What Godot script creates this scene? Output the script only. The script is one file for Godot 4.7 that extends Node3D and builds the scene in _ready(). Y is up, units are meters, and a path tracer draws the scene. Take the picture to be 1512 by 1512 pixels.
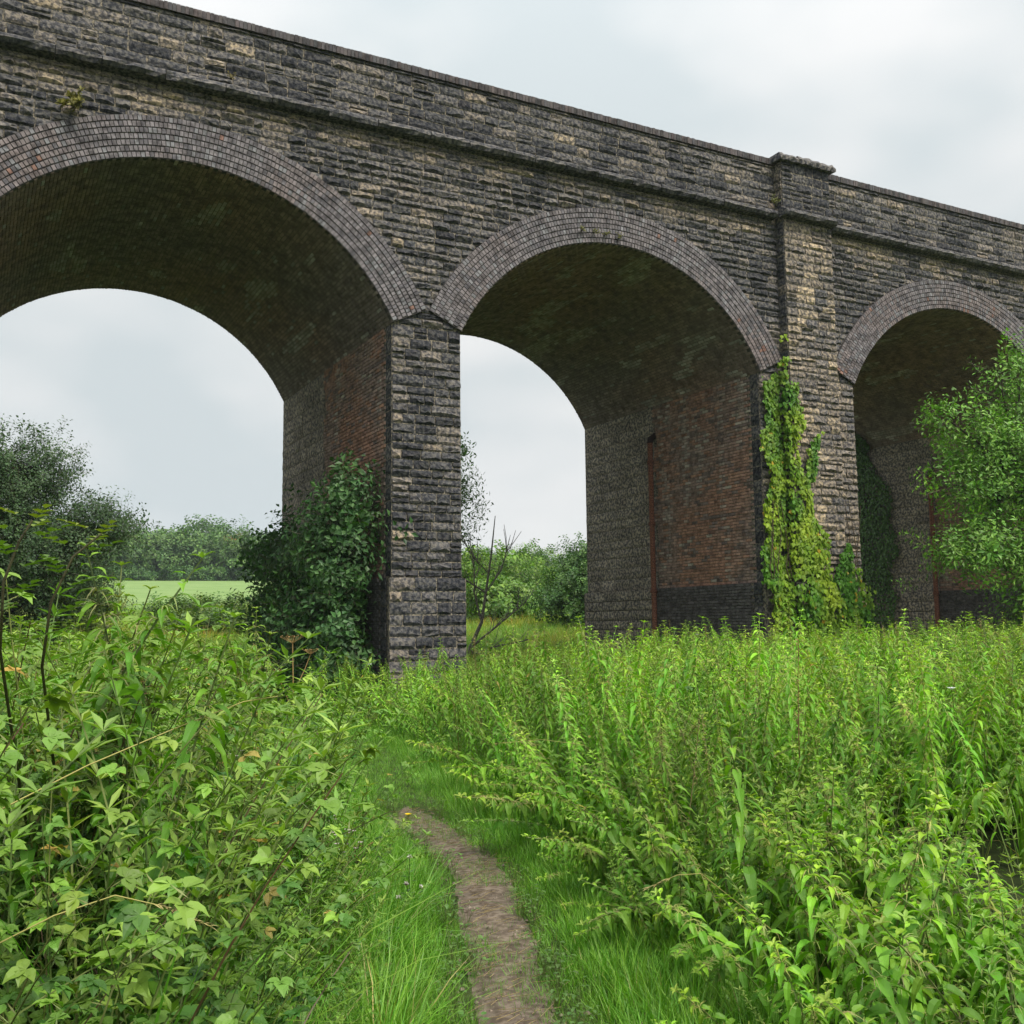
extends Node3D
# A stone and brick railway viaduct over an overgrown path. x runs along the viaduct, y is up, the camera-side face is z = 0.

const PIER_W := 1.505
const SPAN := 7.967
const HALF := 3.9835
const SPRING := 7.65
const CROWN := 10.15
const RING := 0.8
const DEPTH := 7.97
const TOP := 13.1
const STRING_LOW := 11.56
const STRING_HIGH := 11.86
const PLINTH := 2.58
const CAM := Vector3(0, 1.6, 18.867)

var arc_r := 0.0
var arc_y := 0.0
var arc_a := 0.0
var centres := [-7.7, 3.313, 12.785, 23.885, 33.4]   # arch centres, set again below
var rng := RandomNumberGenerator.new()
var wobble := FastNoiseLite.new()
var M := {}
var taken := {}
var view := Transform3D()
var focal := 1.0

# ------------------------------------------------------------------ small tools

func rnd(a: float, b: float) -> float:
	return rng.randf_range(a, b)

func noise(x: float, y: float = 0.0, z: float = 0.0) -> float:
	return wobble.get_noise_3d(x, y, z)

func tag(o: Node3D, label := "", category := "", group := "", kind := "") -> Node3D:
	if label: o.set_meta("label", label)
	if category: o.set_meta("category", category)
	if group: o.set_meta("group", group)
	if kind: o.set_meta("kind", kind)
	return o

func numbered(called: String) -> String:
	var n: int = taken.get(called, 0)
	taken[called] = n + 1
	return called if n == 0 else "%s_%03d" % [called, n]

func base(called: String, at: Vector3 = Vector3.ZERO) -> Node3D:
	var o := Node3D.new()
	o.name = numbered(called)
	add_child(o)
	o.position = at
	return o

func put(called: String, mesh: Mesh, mat: Material, parent: Node = null) -> MeshInstance3D:
	var o := MeshInstance3D.new()
	o.mesh = mesh
	o.material_override = mat
	if parent == null:
		o.name = numbered(called)
		add_child(o)
	else:
		o.name = called
		parent.add_child(o, true)
	return o

func put_many(called: String, mesh: Mesh, mat: Material, where: Array, tints: PackedColorArray, parent: Node = null) -> MultiMeshInstance3D:
	var mm := MultiMesh.new()
	mm.transform_format = MultiMesh.TRANSFORM_3D
	mm.use_colors = true
	mm.mesh = mesh
	mm.instance_count = where.size()
	for i in where.size():
		mm.set_instance_transform(i, where[i])
		mm.set_instance_color(i, tints[i])
	var o := MultiMeshInstance3D.new()
	o.multimesh = mm
	o.material_override = mat
	if parent == null:
		o.name = numbered(called)
		add_child(o)
	else:
		o.name = called
		parent.add_child(o, true)
	return o

class Shape:
	var v := PackedVector3Array()
	var c := PackedColorArray()
	var i := PackedInt32Array()
	var n := PackedVector3Array()
	func size() -> int:
		return v.size()
	func add(p: Vector3, col: Color) -> int:
		v.append(p)
		c.append(col)
		return v.size() - 1
	func tri(a: int, b: int, d: int) -> void:
		i.append(a); i.append(b); i.append(d)
	func quad(a: int, b: int, d: int, e: int) -> void:
		i.append(a); i.append(b); i.append(d)
		i.append(a); i.append(d); i.append(e)
	func face(p0: Vector3, p1: Vector3, p2: Vector3, p3: Vector3, col: Color) -> void:
		var k := v.size()
		v.append(p0); v.append(p1); v.append(p2); v.append(p3)
		c.append(col); c.append(col); c.append(col); c.append(col)
		quad(k, k + 1, k + 2, k + 3)
	func done(smooth := false) -> ArrayMesh:
		var a := []
		a.resize(Mesh.ARRAY_MAX)
		a[Mesh.ARRAY_VERTEX] = v
		a[Mesh.ARRAY_COLOR] = c
		a[Mesh.ARRAY_INDEX] = i
		if smooth:
			var nn := PackedVector3Array()
			nn.resize(v.size())
			for k in range(0, i.size(), 3):
				var f := (v[i[k + 2]] - v[i[k]]).cross(v[i[k + 1]] - v[i[k]])
				nn[i[k]] += f; nn[i[k + 1]] += f; nn[i[k + 2]] += f
			for k in nn.size():
				nn[k] = nn[k].normalized() if nn[k].length_squared() > 1e-20 else Vector3.UP
			a[Mesh.ARRAY_NORMAL] = nn
		var m := ArrayMesh.new()
		m.add_surface_from_arrays(Mesh.PRIMITIVE_TRIANGLES, a)
		return m

# one piece laid in a wall: o is the middle of its back, right and up lie in the wall, out points from it
func block(s: Shape, o: Vector3, right: Vector3, up: Vector3, out: Vector3, w: float, h: float, d: float, col: Color) -> void:
	var k := s.v.size()
	var r := right * (w * 0.5)
	var u := up * (h * 0.5)
	var f := out * d
	var ch := 0.86
	for p in [o - r - u, o + r - u, o + r + u, o - r + u]:
		s.v.append(p); s.c.append(col)
	for q in [[-1, -1], [1, -1], [1, 1], [-1, 1]]:
		s.v.append(o + r * q[0] * ch + u * q[1] * ch + f * rnd(0.85, 1.1))
		s.c.append(col * rnd(0.86, 1.14))
	s.quad(k + 7, k + 6, k + 5, k + 4)
	for e in 4:
		var g := (e + 1) % 4
		s.quad(k + e, k + 4 + e, k + 4 + g, k + g)

# rock-faced stone: a 4 x 4 front grid with broken planes and a skirt back to the wall; unit size
func rock_shape(seed_: int, rough: float) -> Array:
	var r := RandomNumberGenerator.new()
	r.seed = seed_
	var pts := PackedVector3Array()
	var xs := [-0.5, -0.18, 0.2, 0.5]
	var ys := [-0.5, -0.27, 0.12, 0.5]
	for j in 4:
		for i in 4:
			var corner: bool = (i == 0 or i == 3) and (j == 0 or j == 3)
			var x: float = xs[i] + (0.0 if (i == 0 or i == 3) else r.randf_range(-0.12, 0.12))
			var y: float = ys[j] + (0.0 if (j == 0 or j == 3) else r.randf_range(-0.12, 0.12))
			# the broken face hangs out low, in the middle or high
			var rows: Array = [[0.2, 1.0, 0.6, 0.25], [0.2, 0.75, 0.9, 0.3], [0.3, 0.85, 0.75, 0.35], [0.15, 0.9, 0.7, 0.2]][seed_ % 4]
			var z: float = rows[j] * r.randf_range(1.0 - rough * 0.5, 1.0 + rough * 0.35)
			if i == 0 or i == 3: z *= r.randf_range(0.4, 0.9)
			if r.randf() < rough * 0.25: z *= 0.55
			if corner: z *= 0.8
			x *= 0.97 + r.randf_range(-0.02, 0.02)
			y *= 0.95 + r.randf_range(-0.04, 0.04)
			pts.append(Vector3(x, y, z))
	for q in [[0, 0], [1, 0], [2, 0], [3, 0], [3, 1], [3, 2], [3, 3], [2, 3], [1, 3], [0, 3], [0, 2], [0, 1]]:
		var p: Vector3 = pts[q[1] * 4 + q[0]]
		pts.append(Vector3(p.x * 1.01, p.y * 1.01, -0.15))
	var idx := PackedInt32Array()
	for j in 3:
		for i in 3:
			var a := j * 4 + i
			if r.randf() < 0.5:
				idx.append_array([a, a + 4, a + 5, a, a + 5, a + 1])
			else:
				idx.append_array([a, a + 4, a + 1, a + 1, a + 4, a + 5])
	var ring := [0, 1, 2, 3, 7, 11, 15, 14, 13, 12, 8, 4]
	for k in 12:
		var g := (k + 1) % 12
		idx.append_array([ring[k], ring[g], 16 + g, ring[k], 16 + g, 16 + k])
	return [pts, idx]

func tube(s: Shape, pts: Array, radii: Array, sides: int, col: Color) -> void:
	var prev := -1
	var ref := Vector3(0.31, 0.17, 0.93).normalized()
	for k in pts.size():
		var a: Vector3 = pts[max(k - 1, 0)]
		var b: Vector3 = pts[min(k + 1, pts.size() - 1)]
		var t := (b - a).normalized()
		var n := t.cross(ref)
		if n.length() < 0.05: n = t.cross(Vector3(1, 0, 0))
		n = n.normalized()
		var m := t.cross(n)
		var k0 := s.v.size()
		for e in sides:
			var ang := TAU * e / sides
			s.add(pts[k] + (n * cos(ang) + m * sin(ang)) * float(radii[k]), col)
		if prev >= 0:
			for e in sides:
				var g := (e + 1) % sides
				s.quad(prev + e, prev + g, k0 + g, k0 + e)
		prev = k0

# a leaf of twelve triangles: from p along dir, face up towards nrm, drooping; full is how far out its widest part lies
func leaf(s: Shape, p: Vector3, dir: Vector3, nrm: Vector3, len: float, wid: float, droop: float, fold: float, col: Color, full := 0.3) -> void:
	var d := dir.normalized()
	var side := d.cross(nrm).normalized()
	var n := side.cross(d).normalized()
	var k := s.v.size()
	var lift := n * fold * wid * 0.5
	s.add(p, col)
	for q in [[0.16, 0.36, 0.02], [full + 0.08, 0.5, 0.12], [0.7, 0.31, 0.38]]:
		var m: Vector3 = p + d * len * q[0] + Vector3(0, -droop * len * q[2], 0)
		s.add(m - side * wid * q[1] + lift, col)
		s.add(m, col)
		s.add(m + side * wid * q[1] + lift, col)
	s.add(p + d * len * 0.94 + Vector3(0, -droop * len * 0.85, 0), col)
	s.tri(k, k + 2, k + 1); s.tri(k, k + 3, k + 2)
	for q in [1, 4]:
		s.quad(k + q, k + q + 1, k + q + 4, k + q + 3); s.quad(k + q + 1, k + q + 2, k + q + 5, k + q + 4)
	s.tri(k + 7, k + 8, k + 10); s.tri(k + 8, k + 9, k + 10)

# a leaf of four triangles
func leaflet(s: Shape, p: Vector3, dir: Vector3, nrm: Vector3, len: float, wid: float, fold: float, col: Color) -> void:
	var d := dir.normalized()
	var side := d.cross(nrm).normalized()
	var n := side.cross(d).normalized()
	var k := s.v.size()
	s.add(p, col)
	var m := p + d * len * 0.45
	s.add(m - side * wid * 0.5 + n * fold * wid, col)
	s.add(m - n * fold * wid * 0.2, col)
	s.add(m + side * wid * 0.5 + n * fold * wid, col)
	s.add(p + d * len - n * fold * wid * 0.8, col)
	s.tri(k, k + 2, k + 1); s.tri(k, k + 3, k + 2)
	s.tri(k + 1, k + 2, k + 4); s.tri(k + 2, k + 3, k + 4)

func blade(s: Shape, p: Vector3, dir: Vector3, len: float, wid: float, bend: float, col: Color) -> void:
	var flat := Vector3(dir.x, 0, dir.z).normalized()
	var side := flat.cross(Vector3.UP).normalized()
	var k := s.v.size()
	var n := 3
	var at := p
	var d := dir.normalized()
	for q in n:
		var w := wid * (1.0 - 0.28 * q) * 0.5
		s.add(at - side * w, col); s.add(at + side * w, col)
		at += d * len / n
		d = (d + (flat * 0.5 + Vector3.DOWN) * bend * 0.5).normalized()
	s.add(at, col)
	s.quad(k, k + 1, k + 3, k + 2); s.quad(k + 2, k + 3, k + 5, k + 4); s.tri(k + 4, k + 5, k + 6)

func cl(r: float, g: float, b: float) -> Color:
	return Color(r, g, b)

# where a world point falls in a 1512 pixel picture: only used to sort stones by how large they show
func shown(p: Vector3) -> Vector3:
	var q := view.affine_inverse() * p
	return Vector3(756.0 + focal * q.x / -q.z, 756.0 - focal * q.y / -q.z, -q.z)

# ------------------------------------------------------------------ terrain and plants' ground

func land(x: float, z: float) -> float:
	var r := Vector2(x - CAM.x, z - CAM.z).length()
	var t := r - 24.0
	var rise := 0.0
	if z < 2.0:
		rise = 0.0635 * (0.5 * (t + sqrt(t * t + 60.0)) - 1.2)
		rise = maxf(rise, 0.0) * smoothstep(2.0, -14.0, z)
	if r > 430.0: rise -= (r - 430.0) * 0.05
	return rise + 0.05 * noise(x * 6.0, 0.0, z * 6.0) * smoothstep(3.0, 10.0, r)

func path_x(z: float) -> float:
	var p := [[19.5, 0.6], [16.5, 1.42], [15.0, 2.04], [12.6, 3.04], [10.3, 3.5], [8.0, 4.15], [5.5, 4.75], [3.0, 4.75], [0.5, 4.3], [-4.0, 3.8], [-12.0, 3.8], [-40.0, 4.0]]
	for k in p.size() - 1:
		if z <= p[k][0] and z > p[k + 1][0]:
			var t: float = (z - p[k][0]) / (p[k + 1][0] - p[k][0])
			return lerpf(p[k][1], p[k + 1][1], t)
	return p[0][1] if z > 0 else 4.0

func on_view(x: float, z: float, margin: float) -> bool:
	var dx := x - CAM.x
	var dz := CAM.z - z
	if dz < 0.6: return false
	return dx > dz * tan(0.4861 - 0.47) - margin and dx < dz * tan(0.4861 + 0.47) + margin

# ------------------------------------------------------------------ materials

func noise_map(freq: float, seed_: int, octaves: int, ramp: Array, size := 512, kind := FastNoiseLite.TYPE_SIMPLEX_SMOOTH) -> NoiseTexture2D:
	var n := FastNoiseLite.new()
	n.noise_type = kind
	n.seed = seed_
	n.frequency = freq
	n.fractal_octaves = octaves
	n.fractal_gain = 0.55
	var t := NoiseTexture2D.new()
	t.width = size
	t.height = size
	t.seamless = true
	t.noise = n
	if ramp.size():
		var g := Gradient.new()
		var offs := PackedFloat32Array()
		var cols := PackedColorArray()
		for e in ramp:
			offs.append(e[0]); cols.append(e[1])
		g.offsets = offs
		g.colors = cols
		t.color_ramp = g
	return t

func matte(rough: float, spec := 0.4) -> StandardMaterial3D:
	var m := StandardMaterial3D.new()
	m.vertex_color_use_as_albedo = true
	m.roughness = rough
	m.metallic_specular = spec
	return m

func textured(rough: float, map: Texture2D, bump: Texture2D, per_metre: float, relief: float) -> StandardMaterial3D:
	var m := matte(rough, 0.3)
	m.albedo_texture = map
	m.uv1_triplanar = true
	m.uv1_world_triplanar = true
	m.uv1_scale = Vector3.ONE * per_metre
	if bump:
		m.heightmap_enabled = true
		m.heightmap_texture = bump
		m.heightmap_scale = relief
	return m

func leafy(back: Color, rough := 0.5, spec := 0.4) -> StandardMaterial3D:
	var m := matte(rough, spec)
	m.backlight_enabled = true
	m.backlight = back
	m.cull_mode = BaseMaterial3D.CULL_DISABLED
	return m

func make_materials() -> void:
	var grey := func(x: float) -> Color: return Color(x, x, x)
	var weather := noise_map(0.016, 3, 6, [[0.0, Color(0.4, 0.42, 0.47)], [0.36, Color(0.56, 0.57, 0.61)], [0.5, Color(0.8, 0.8, 0.81)], [0.6, Color(0.97, 0.94, 0.9)], [1.0, Color(1, 0.98, 0.93)]], 1024)
	var grit := noise_map(0.03, 9, 5, [], 512)
	var soot := noise_map(0.008, 21, 6, [[0.0, grey.call(0.6)], [0.4, grey.call(0.8)], [0.55, grey.call(0.95)], [1.0, grey.call(1.0)]], 1024)
	M.stone = textured(0.93, weather, grit, 0.55, 2.2)
	M.brick = textured(0.85, soot, grit, 0.5, 0.5)
	M.barrel = textured(0.9, soot, grit, 0.35, 0.6)
	M.mortar = textured(0.97, weather, grit, 0.8, 1.5)
	M.soil = textured(0.96, noise_map(0.03, 33, 7, [[0.0, Color(0.6, 0.57, 0.53)], [0.45, Color(0.8, 0.78, 0.76)], [0.62, Color(0.93, 0.92, 0.9)], [1.0, Color(1, 1, 1)]], 512), grit, 0.9, 0.7)
	M.ground = textured(0.97, noise_map(0.02, 44, 6, [[0.0, Color(0.45, 0.5, 0.4)], [0.5, Color(0.8, 0.85, 0.7)], [1.0, Color(1, 1, 0.9)]], 512), grit, 0.3, 3.0)
	M.field = textured(0.97, noise_map(0.012, 55, 5, [[0.0, Color(0.8, 0.86, 0.78)], [0.5, Color(0.92, 0.95, 0.9)], [1.0, Color(1, 1, 1)]], 512), null, 0.03, 0.0)
	M.iron = textured(0.8, weather, grit, 1.5, 0.4)
	M.bark = textured(0.95, weather, grit, 1.2, 1.2)
	M.leaf = leafy(Color(0.72, 0.8, 0.4), 0.48, 0.42)
	M.herb = leafy(Color(0.8, 0.86, 0.45), 0.5, 0.4)
	M.blade = leafy(Color(0.75, 0.85, 0.4), 0.45, 0.42)
	M.petal = leafy(Color(0.7, 0.7, 0.7), 0.6, 0.3)
	M.straw = matte(0.7, 0.3)

func tone_materials(tones: Array) -> Array:
	var out := []
	for t in tones:
		var m: StandardMaterial3D = M.stone.duplicate()
		m.vertex_color_use_as_albedo = false
		m.albedo_color = t.linear_to_srgb()
		out.append(m)
	return out

# ------------------------------------------------------------------ the viaduct

var rocks := []
var rock_meshes := []
var laid := []      # every stone of the near face, sorted by size in the picture before it is built

func low_edge(x: float) -> float:
	for c in centres:
		var d: float = absf(x - c)
		if d < HALF: return arc_y + sqrt(arc_r * arc_r - d * d)
	return -0.6

# the stretch of x that a brick ring or an opening takes out of a course at height y, as [left, right] for an arch centre
func opening(c: float, y: float) -> Array:
	if y < SPRING: return [c - HALF, c + HALF]
	var rr := arc_r + 0.45
	var dy := y - arc_y
	if dy > rr: return []
	var hw := sqrt(rr * rr - dy * dy)
	if y < SPRING + 0.4: hw = minf(hw, HALF + (y - SPRING) / 0.35 * 0.72 - 0.03)
	return [c - hw, c + hw]

# lay courses of stone between heights, over the x-stretches left free by the arches
func lay_wall(part: String, x0: float, x1: float, z: float, heights: Array, minw: float, maxw: float, bulge: float, tones_for: Callable, with_arches: bool) -> void:
	for j in heights.size() - 1:
		var ya: float = heights[j]
		var yb: float = heights[j + 1]
		var ym := (ya + yb) * 0.5
		var runs := [[x0, x1]]
		if with_arches:
			for c in centres:
				var cut := opening(c, ym)
				if cut.is_empty(): continue
				var next := []
				for r in runs:
					if cut[1] <= r[0] or cut[0] >= r[1]: next.append(r); continue
					if cut[0] > r[0]: next.append([r[0], cut[0]])
					if cut[1] < r[1]: next.append([cut[1], r[1]])
				runs = next
		for r in runs:
			var x: float = r[0]
			while x < r[1] - 0.02:
				var w := rnd(minw, maxw) * (1.0 if rng.randf() < 0.8 else 1.45)
				if r[1] - (x + w) < minw * 0.7: w = r[1] - x
				if w > maxw * 1.7: w = (r[1] - x) * 0.5
				var h := yb - ya
				# a few stones are split into two thin ones
				if h > 0.2 and rng.randf() < 0.22 and w < 0.5:
					var cut_y := ya + h * rnd(0.4, 0.6)
					lay_stone(part, x, w, ya, cut_y, z, bulge, tones_for)
					lay_stone(part, x, w, cut_y, yb, z, bulge, tones_for)
				else:
					lay_stone(part, x, w, ya, yb, z, bulge, tones_for)
				x += w

func lay_stone(part: String, x: float, w: float, ya: float, yb: float, z: float, bulge: float, tones_for: Callable) -> void:
	var o := Vector3(x + w * 0.5, (ya + yb) * 0.5, z)
	var joint := 0.017
	var tone: int = tones_for.call(o)
	var q := shown(o)
	var seen: bool = q.z > 0 and q.x > 5 and q.x < 1507 and q.y > 5 and q.y < 1507
	laid.append({"part": part, "o": o, "w": w - joint, "h": yb - ya - joint, "d": bulge * rnd(0.45, 1.25), "tone": tone, "rock": rng.randi() % rocks.size(), "flip": rng.randf() < 0.5,
		"area": (w * (yb - ya) / (q.z * q.z)) if seen else 0.0})

func courses(a: float, b: float, least: float, most: float) -> Array:
	var out := [a]
	var y := a
	while b - y > most * 1.15:
		y += rnd(least, most)
		out.append(y)
	out.append(b)
	return out

# stones joined into one mesh on a wall that faces along x or z
func add_rock(s: Shape, o: Vector3, right: Vector3, out: Vector3, w: float, h: float, d: float, which: int, flip: bool, col: Color) -> void:
	var pts: PackedVector3Array = rocks[which][0]
	var idx: PackedInt32Array = rocks[which][1]
	var k := s.v.size()
	for p in pts:
		var px := p.x
		s.v.append(o + right * px * w + Vector3(0, p.y * h, 0) + out * p.z * d)
		var f := rnd(0.8, 1.2)
		s.c.append(Color(col.r * f, col.g * f, col.b * f))
	for e in idx:
		s.i.append(k + e)

func build_viaduct() -> void:
	var dy := CROWN - SPRING
	arc_r = (HALF * HALF + dy * dy) / (2.0 * dy)
	arc_y = CROWN - arc_r
	arc_a = asin(HALF / arc_r)
	var p1 := 7.296 + PIER_W * 0.5
	centres = [p1 - PIER_W * 1.5 - SPAN - HALF, 7.296 - HALF, 8.801 + HALF, 19.90 + HALF, 19.90 + SPAN + PIER_W + HALF]
	for k in 16:
		rocks.append(rock_shape(100 + k, 0.6))
	var xl := -16.0
	var xr := 39.0
	var bridge := base("railway_viaduct", Vector3(10, 0, -4))
	tag(bridge, "long stone railway viaduct with round brick arches and tall piers beside the path", "viaduct")
	var shift := Vector3(-10, 0, 4)

	# --- core: what shows in the joints
	var core := Shape.new()
	var mort := cl(0.26, 0.238, 0.195)
	var xs := [xl]
	for c in centres:
		for k in 41:
			xs.append(c - HALF * cos(PI * k / 40.0) * 0.99999)
	for p in [xr]: xs.append(p)
	xs.sort()
	for k in xs.size() - 1:
		var a: float = xs[k]
		var b: float = xs[k + 1]
		if b - a < 1e-6: continue
		var m := (a + b) * 0.5
		var inside := false
		for c in centres:
			if absf(m - c) < HALF: inside = true
		var ya := low_edge(a) if inside else -0.8
		var yb := low_edge(b) if inside else -0.8
		if inside:
			if ya < 0: ya = SPRING
			if yb < 0: yb = SPRING
		core.face(Vector3(a, ya, 0), Vector3(a, TOP, 0), Vector3(b, TOP, 0), Vector3(b, yb, 0), mort)
		core.face(Vector3(b, yb, -DEPTH), Vector3(b, TOP, -DEPTH), Vector3(a, TOP, -DEPTH), Vector3(a, ya, -DEPTH), mort)
		core.face(Vector3(a, TOP, 0), Vector3(a, TOP, -DEPTH), Vector3(b, TOP, -DEPTH), Vector3(b, TOP, 0), mort)
		if inside:
			core.face(Vector3(a, ya, 0), Vector3(b, yb, 0), Vector3(b, yb, -DEPTH), Vector3(a, ya, -DEPTH), mort * 0.8)
	for c in centres:
		for sd in [-1.0, 1.0]:
			var x: float = c + HALF * sd
			var q := [Vector3(x, -0.8, 0), Vector3(x, SPRING, 0), Vector3(x, SPRING, -DEPTH), Vector3(x, -0.8, -DEPTH)]
			if sd > 0: q.reverse()
			core.face(q[0], q[1], q[2], q[3], mort)
	put("mortar_core", core.done(), M.mortar, bridge).position = shift

	# --- stones of the near face
	# tones: black, charcoal, slate, umber grey, olive tan, tan, pale
	var tones := [cl(0.075, 0.077, 0.084), cl(0.115, 0.116, 0.121), cl(0.168, 0.163, 0.162), cl(0.228, 0.208, 0.188), cl(0.305, 0.265, 0.22), cl(0.395, 0.335, 0.255), cl(0.5, 0.415, 0.3)]
	var tone_mats := tone_materials(tones)
	var tone_at := func(level: float, o: Vector3) -> int:
		var t := level + 0.3 * noise(o.x * 16.0, o.y * 12.0, 4.0) + 0.25 * noise(o.x * 50.0, o.y * 50.0, 14.0) + rng.randfn() * 0.12
		return clampi(int(t * 7.0), 0, 6)
	var parapet_tones := func(o: Vector3) -> int: return tone_at.call(0.27, o)
	var spandrel_tones := func(o: Vector3) -> int: return tone_at.call(0.55 if o.y > STRING_LOW - 0.5 else 0.31, o)
	var pier_tones := func(o: Vector3) -> int: return tone_at.call(0.5 if o.x > 15 else (0.36 if o.x < 7.6 else 0.17), o)
	var pilaster_tones := func(o: Vector3) -> int: return tone_at.call(0.26 if o.y > STRING_HIGH else (0.68 if o.y > STRING_LOW - 0.8 else 0.6), o)
	var x0 := -5.0
	var x1 := 36.0
	lay_wall("parapet", x0, 17.52, 0.0, courses(STRING_HIGH, TOP - 0.07, 0.15, 0.24), 0.26, 0.62, 0.05, parapet_tones, false)
	lay_wall("parapet", 19.12, x1, 0.0, courses(STRING_HIGH, TOP - 0.07, 0.15, 0.24), 0.26, 0.62, 0.05, parapet_tones, false)
	lay_wall("spandrel_wall", x0, 17.52, 0.0, courses(SPRING, STRING_LOW, 0.13, 0.2), 0.18, 0.5, 0.07, spandrel_tones, true)
	lay_wall("spandrel_wall", 19.12, x1, 0.0, courses(SPRING, STRING_LOW, 0.13, 0.2), 0.18, 0.5, 0.07, spandrel_tones, true)
	var piers := [[-2.176, -0.671], [7.296, 8.801], [16.768, 17.52], [19.12, 19.90], [27.867, 29.372]]
	for p in piers:
		var own := "pier%d" % piers.find(p)
		lay_wall(own, p[0], p[1], 0.0, courses(PLINTH, SPRING, 0.14, 0.24), 0.2, 0.52, 0.062, pier_tones, false)
		var wl := 0.07 if p[0] != 19.12 else 0.0
		var wr := 0.07 if p[1] != 17.52 else 0.0
		lay_wall(own, p[0] - wl, p[1] + wr, 0.06, courses(-0.3, PLINTH, 0.2, 0.28), 0.24, 0.56, 0.06, pier_tones, false)
	lay_wall("pilaster", 17.52, 19.12, 0.27, courses(PLINTH, STRING_LOW, 0.15, 0.24), 0.2, 0.5, 0.055, pilaster_tones, false)
	lay_wall("pilaster", 17.44, 19.2, 0.36, courses(-0.3, PLINTH, 0.24, 0.32), 0.28, 0.6, 0.05, pilaster_tones, false)
	lay_wall("pilaster", 17.52, 19.12, 0.27, courses(STRING_HIGH, TOP - 0.02, 0.18, 0.26), 0.24, 0.5, 0.045, pilaster_tones, false)

	# the stones that show largest are pieces of their own, the others are joined part by part
	laid.sort_custom(func(a, b): return a.area > b.area)
	var holders := {}
	var joined := {}
	for p in ["parapet", "spandrel_wall", "pier0", "pier1", "pier2", "pier3", "pier4", "pilaster"]:
		var h := Node3D.new()
		h.name = p.rstrip("01234")
		bridge.add_child(h, true)
		h.position = shift
		holders[p] = h
		joined[p] = Shape.new()
	for p in piers:
		var wl := 0.07 if p[0] != 19.12 else 0.0
		var wr := 0.07 if p[1] != 17.52 else 0.0
		var solid := Shape.new()
		box(solid, Vector3(p[0] - wl, -0.5, -DEPTH - 0.1), Vector3(p[1] + wr, PLINTH - 0.025, 0.062), mort)
		put("footing", solid.done(), M.mortar, holders["pier%d" % piers.find(p)])
	var shaft := Shape.new()
	box(shaft, Vector3(17.53, PLINTH - 0.03, -0.2), Vector3(19.11, TOP, 0.272), mort)
	put("shaft", shaft.done(), M.mortar, holders["pilaster"])
	var foot := Shape.new()
	box(foot, Vector3(17.45, -0.5, -0.2), Vector3(19.19, PLINTH - 0.02, 0.362), mort)
	put("footing", foot.done(), M.mortar, holders["pilaster"])
	for sd in [-1.0, 1.0]:
		var rx: float = 17.52 if sd < 0 else 19.12
		for y in courses(PLINTH, TOP - 0.05, 0.17, 0.26):
			if y > TOP - 0.3: break
			add_rock(joined["pilaster"], Vector3(rx, y + 0.1, 0.135), Vector3(0, 0, -sd), Vector3(sd, 0, 0), 0.25, 0.2, 0.03, rng.randi() % 10, false, tones[1 + rng.randi() % 4] * rnd(0.8, 1.1))
	for k in rocks.size():
		var s := Shape.new()
		for p in rocks[k][0]: s.add(p, Color.WHITE)
		s.i = rocks[k][1]
		rock_meshes.append(s.done())
	for k in laid.size():
		var q: Dictionary = laid[k]
		if k < 300 and q.area > 0.0:
			var o := MeshInstance3D.new()
			o.mesh = rock_meshes[q.rock]
			o.material_override = tone_mats[q.tone]
			o.name = "stone"
			holders[q.part].add_child(o, true)
			o.transform = Transform3D(Basis(Vector3(q.w, 0, 0), Vector3(0, q.h, 0), Vector3(0, 0, q.d)), q.o)
		else:
			var t: Color = tones[q.tone]
			add_rock(joined[q.part], q.o, Vector3.RIGHT, Vector3.BACK, q.w, q.h, q.d, q.rock, false, t * rnd(0.85, 1.15))
	for p in joined:
		if joined[p].size():
			tag(put("stones", joined[p].done(), M.stone, holders[p]), "", "", "", "stuff")

	# --- string course, stone by stone
	var band := Node3D.new()
	band.name = "string_course"
	bridge.add_child(band, true)
	band.position = shift
	var x := x0
	while x < x1:
		var w := rnd(0.7, 1.15)
		var front := 0.0
		if x < 17.4 and x + w > 17.4: w = 17.4 - x
		elif x >= 17.39 and x < 19.24:
			front = 0.27
			w = minf(w, 19.24 - x) if 19.24 - x > 0.2 else 0.02
		if w > 0.05:
			var s := Shape.new()
			var n := 6
			var cc: Color = tones[1].lerp(tones[2], rng.randf()) * rnd(0.85, 1.1)
			# profile from the wall below, out along the soffit, up the rough nose and back up the sloping top
			var prof := [Vector2(0.0, 0.02), Vector2(0.22, 0.03), Vector2(0.27, 0.1), Vector2(0.25, 0.17), Vector2(0.2, 0.21), Vector2(0.04, 0.3), Vector2(-0.03, 0.31)]
			for i in n + 1:
				for j in prof.size():
					var pr: Vector2 = prof[j]
					var rough := 0.022 if j >= 1 and j <= 4 else 0.006
					s.add(Vector3(x + 0.006 + (w - 0.012) * i / n, STRING_LOW + pr.y + rnd(-rough, rough) * 0.7, front + pr.x + rnd(-rough, rough)), cc * rnd(0.85, 1.15))
			for i in n:
				for j in prof.size() - 1:
					var a := i * prof.size() + j
					s.quad(a, a + 1, a + 1 + prof.size(), a + prof.size())
			for e in [0, n]:
				for j in range(1, prof.size() - 1):
					s.tri(e * prof.size(), e * prof.size() + j, e * prof.size() + j + 1)
			put("stone", s.done(), M.stone, band)
		x += maxf(w, 0.02)

	# --- brick coping along the parapet
	var cop := Shape.new()
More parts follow.
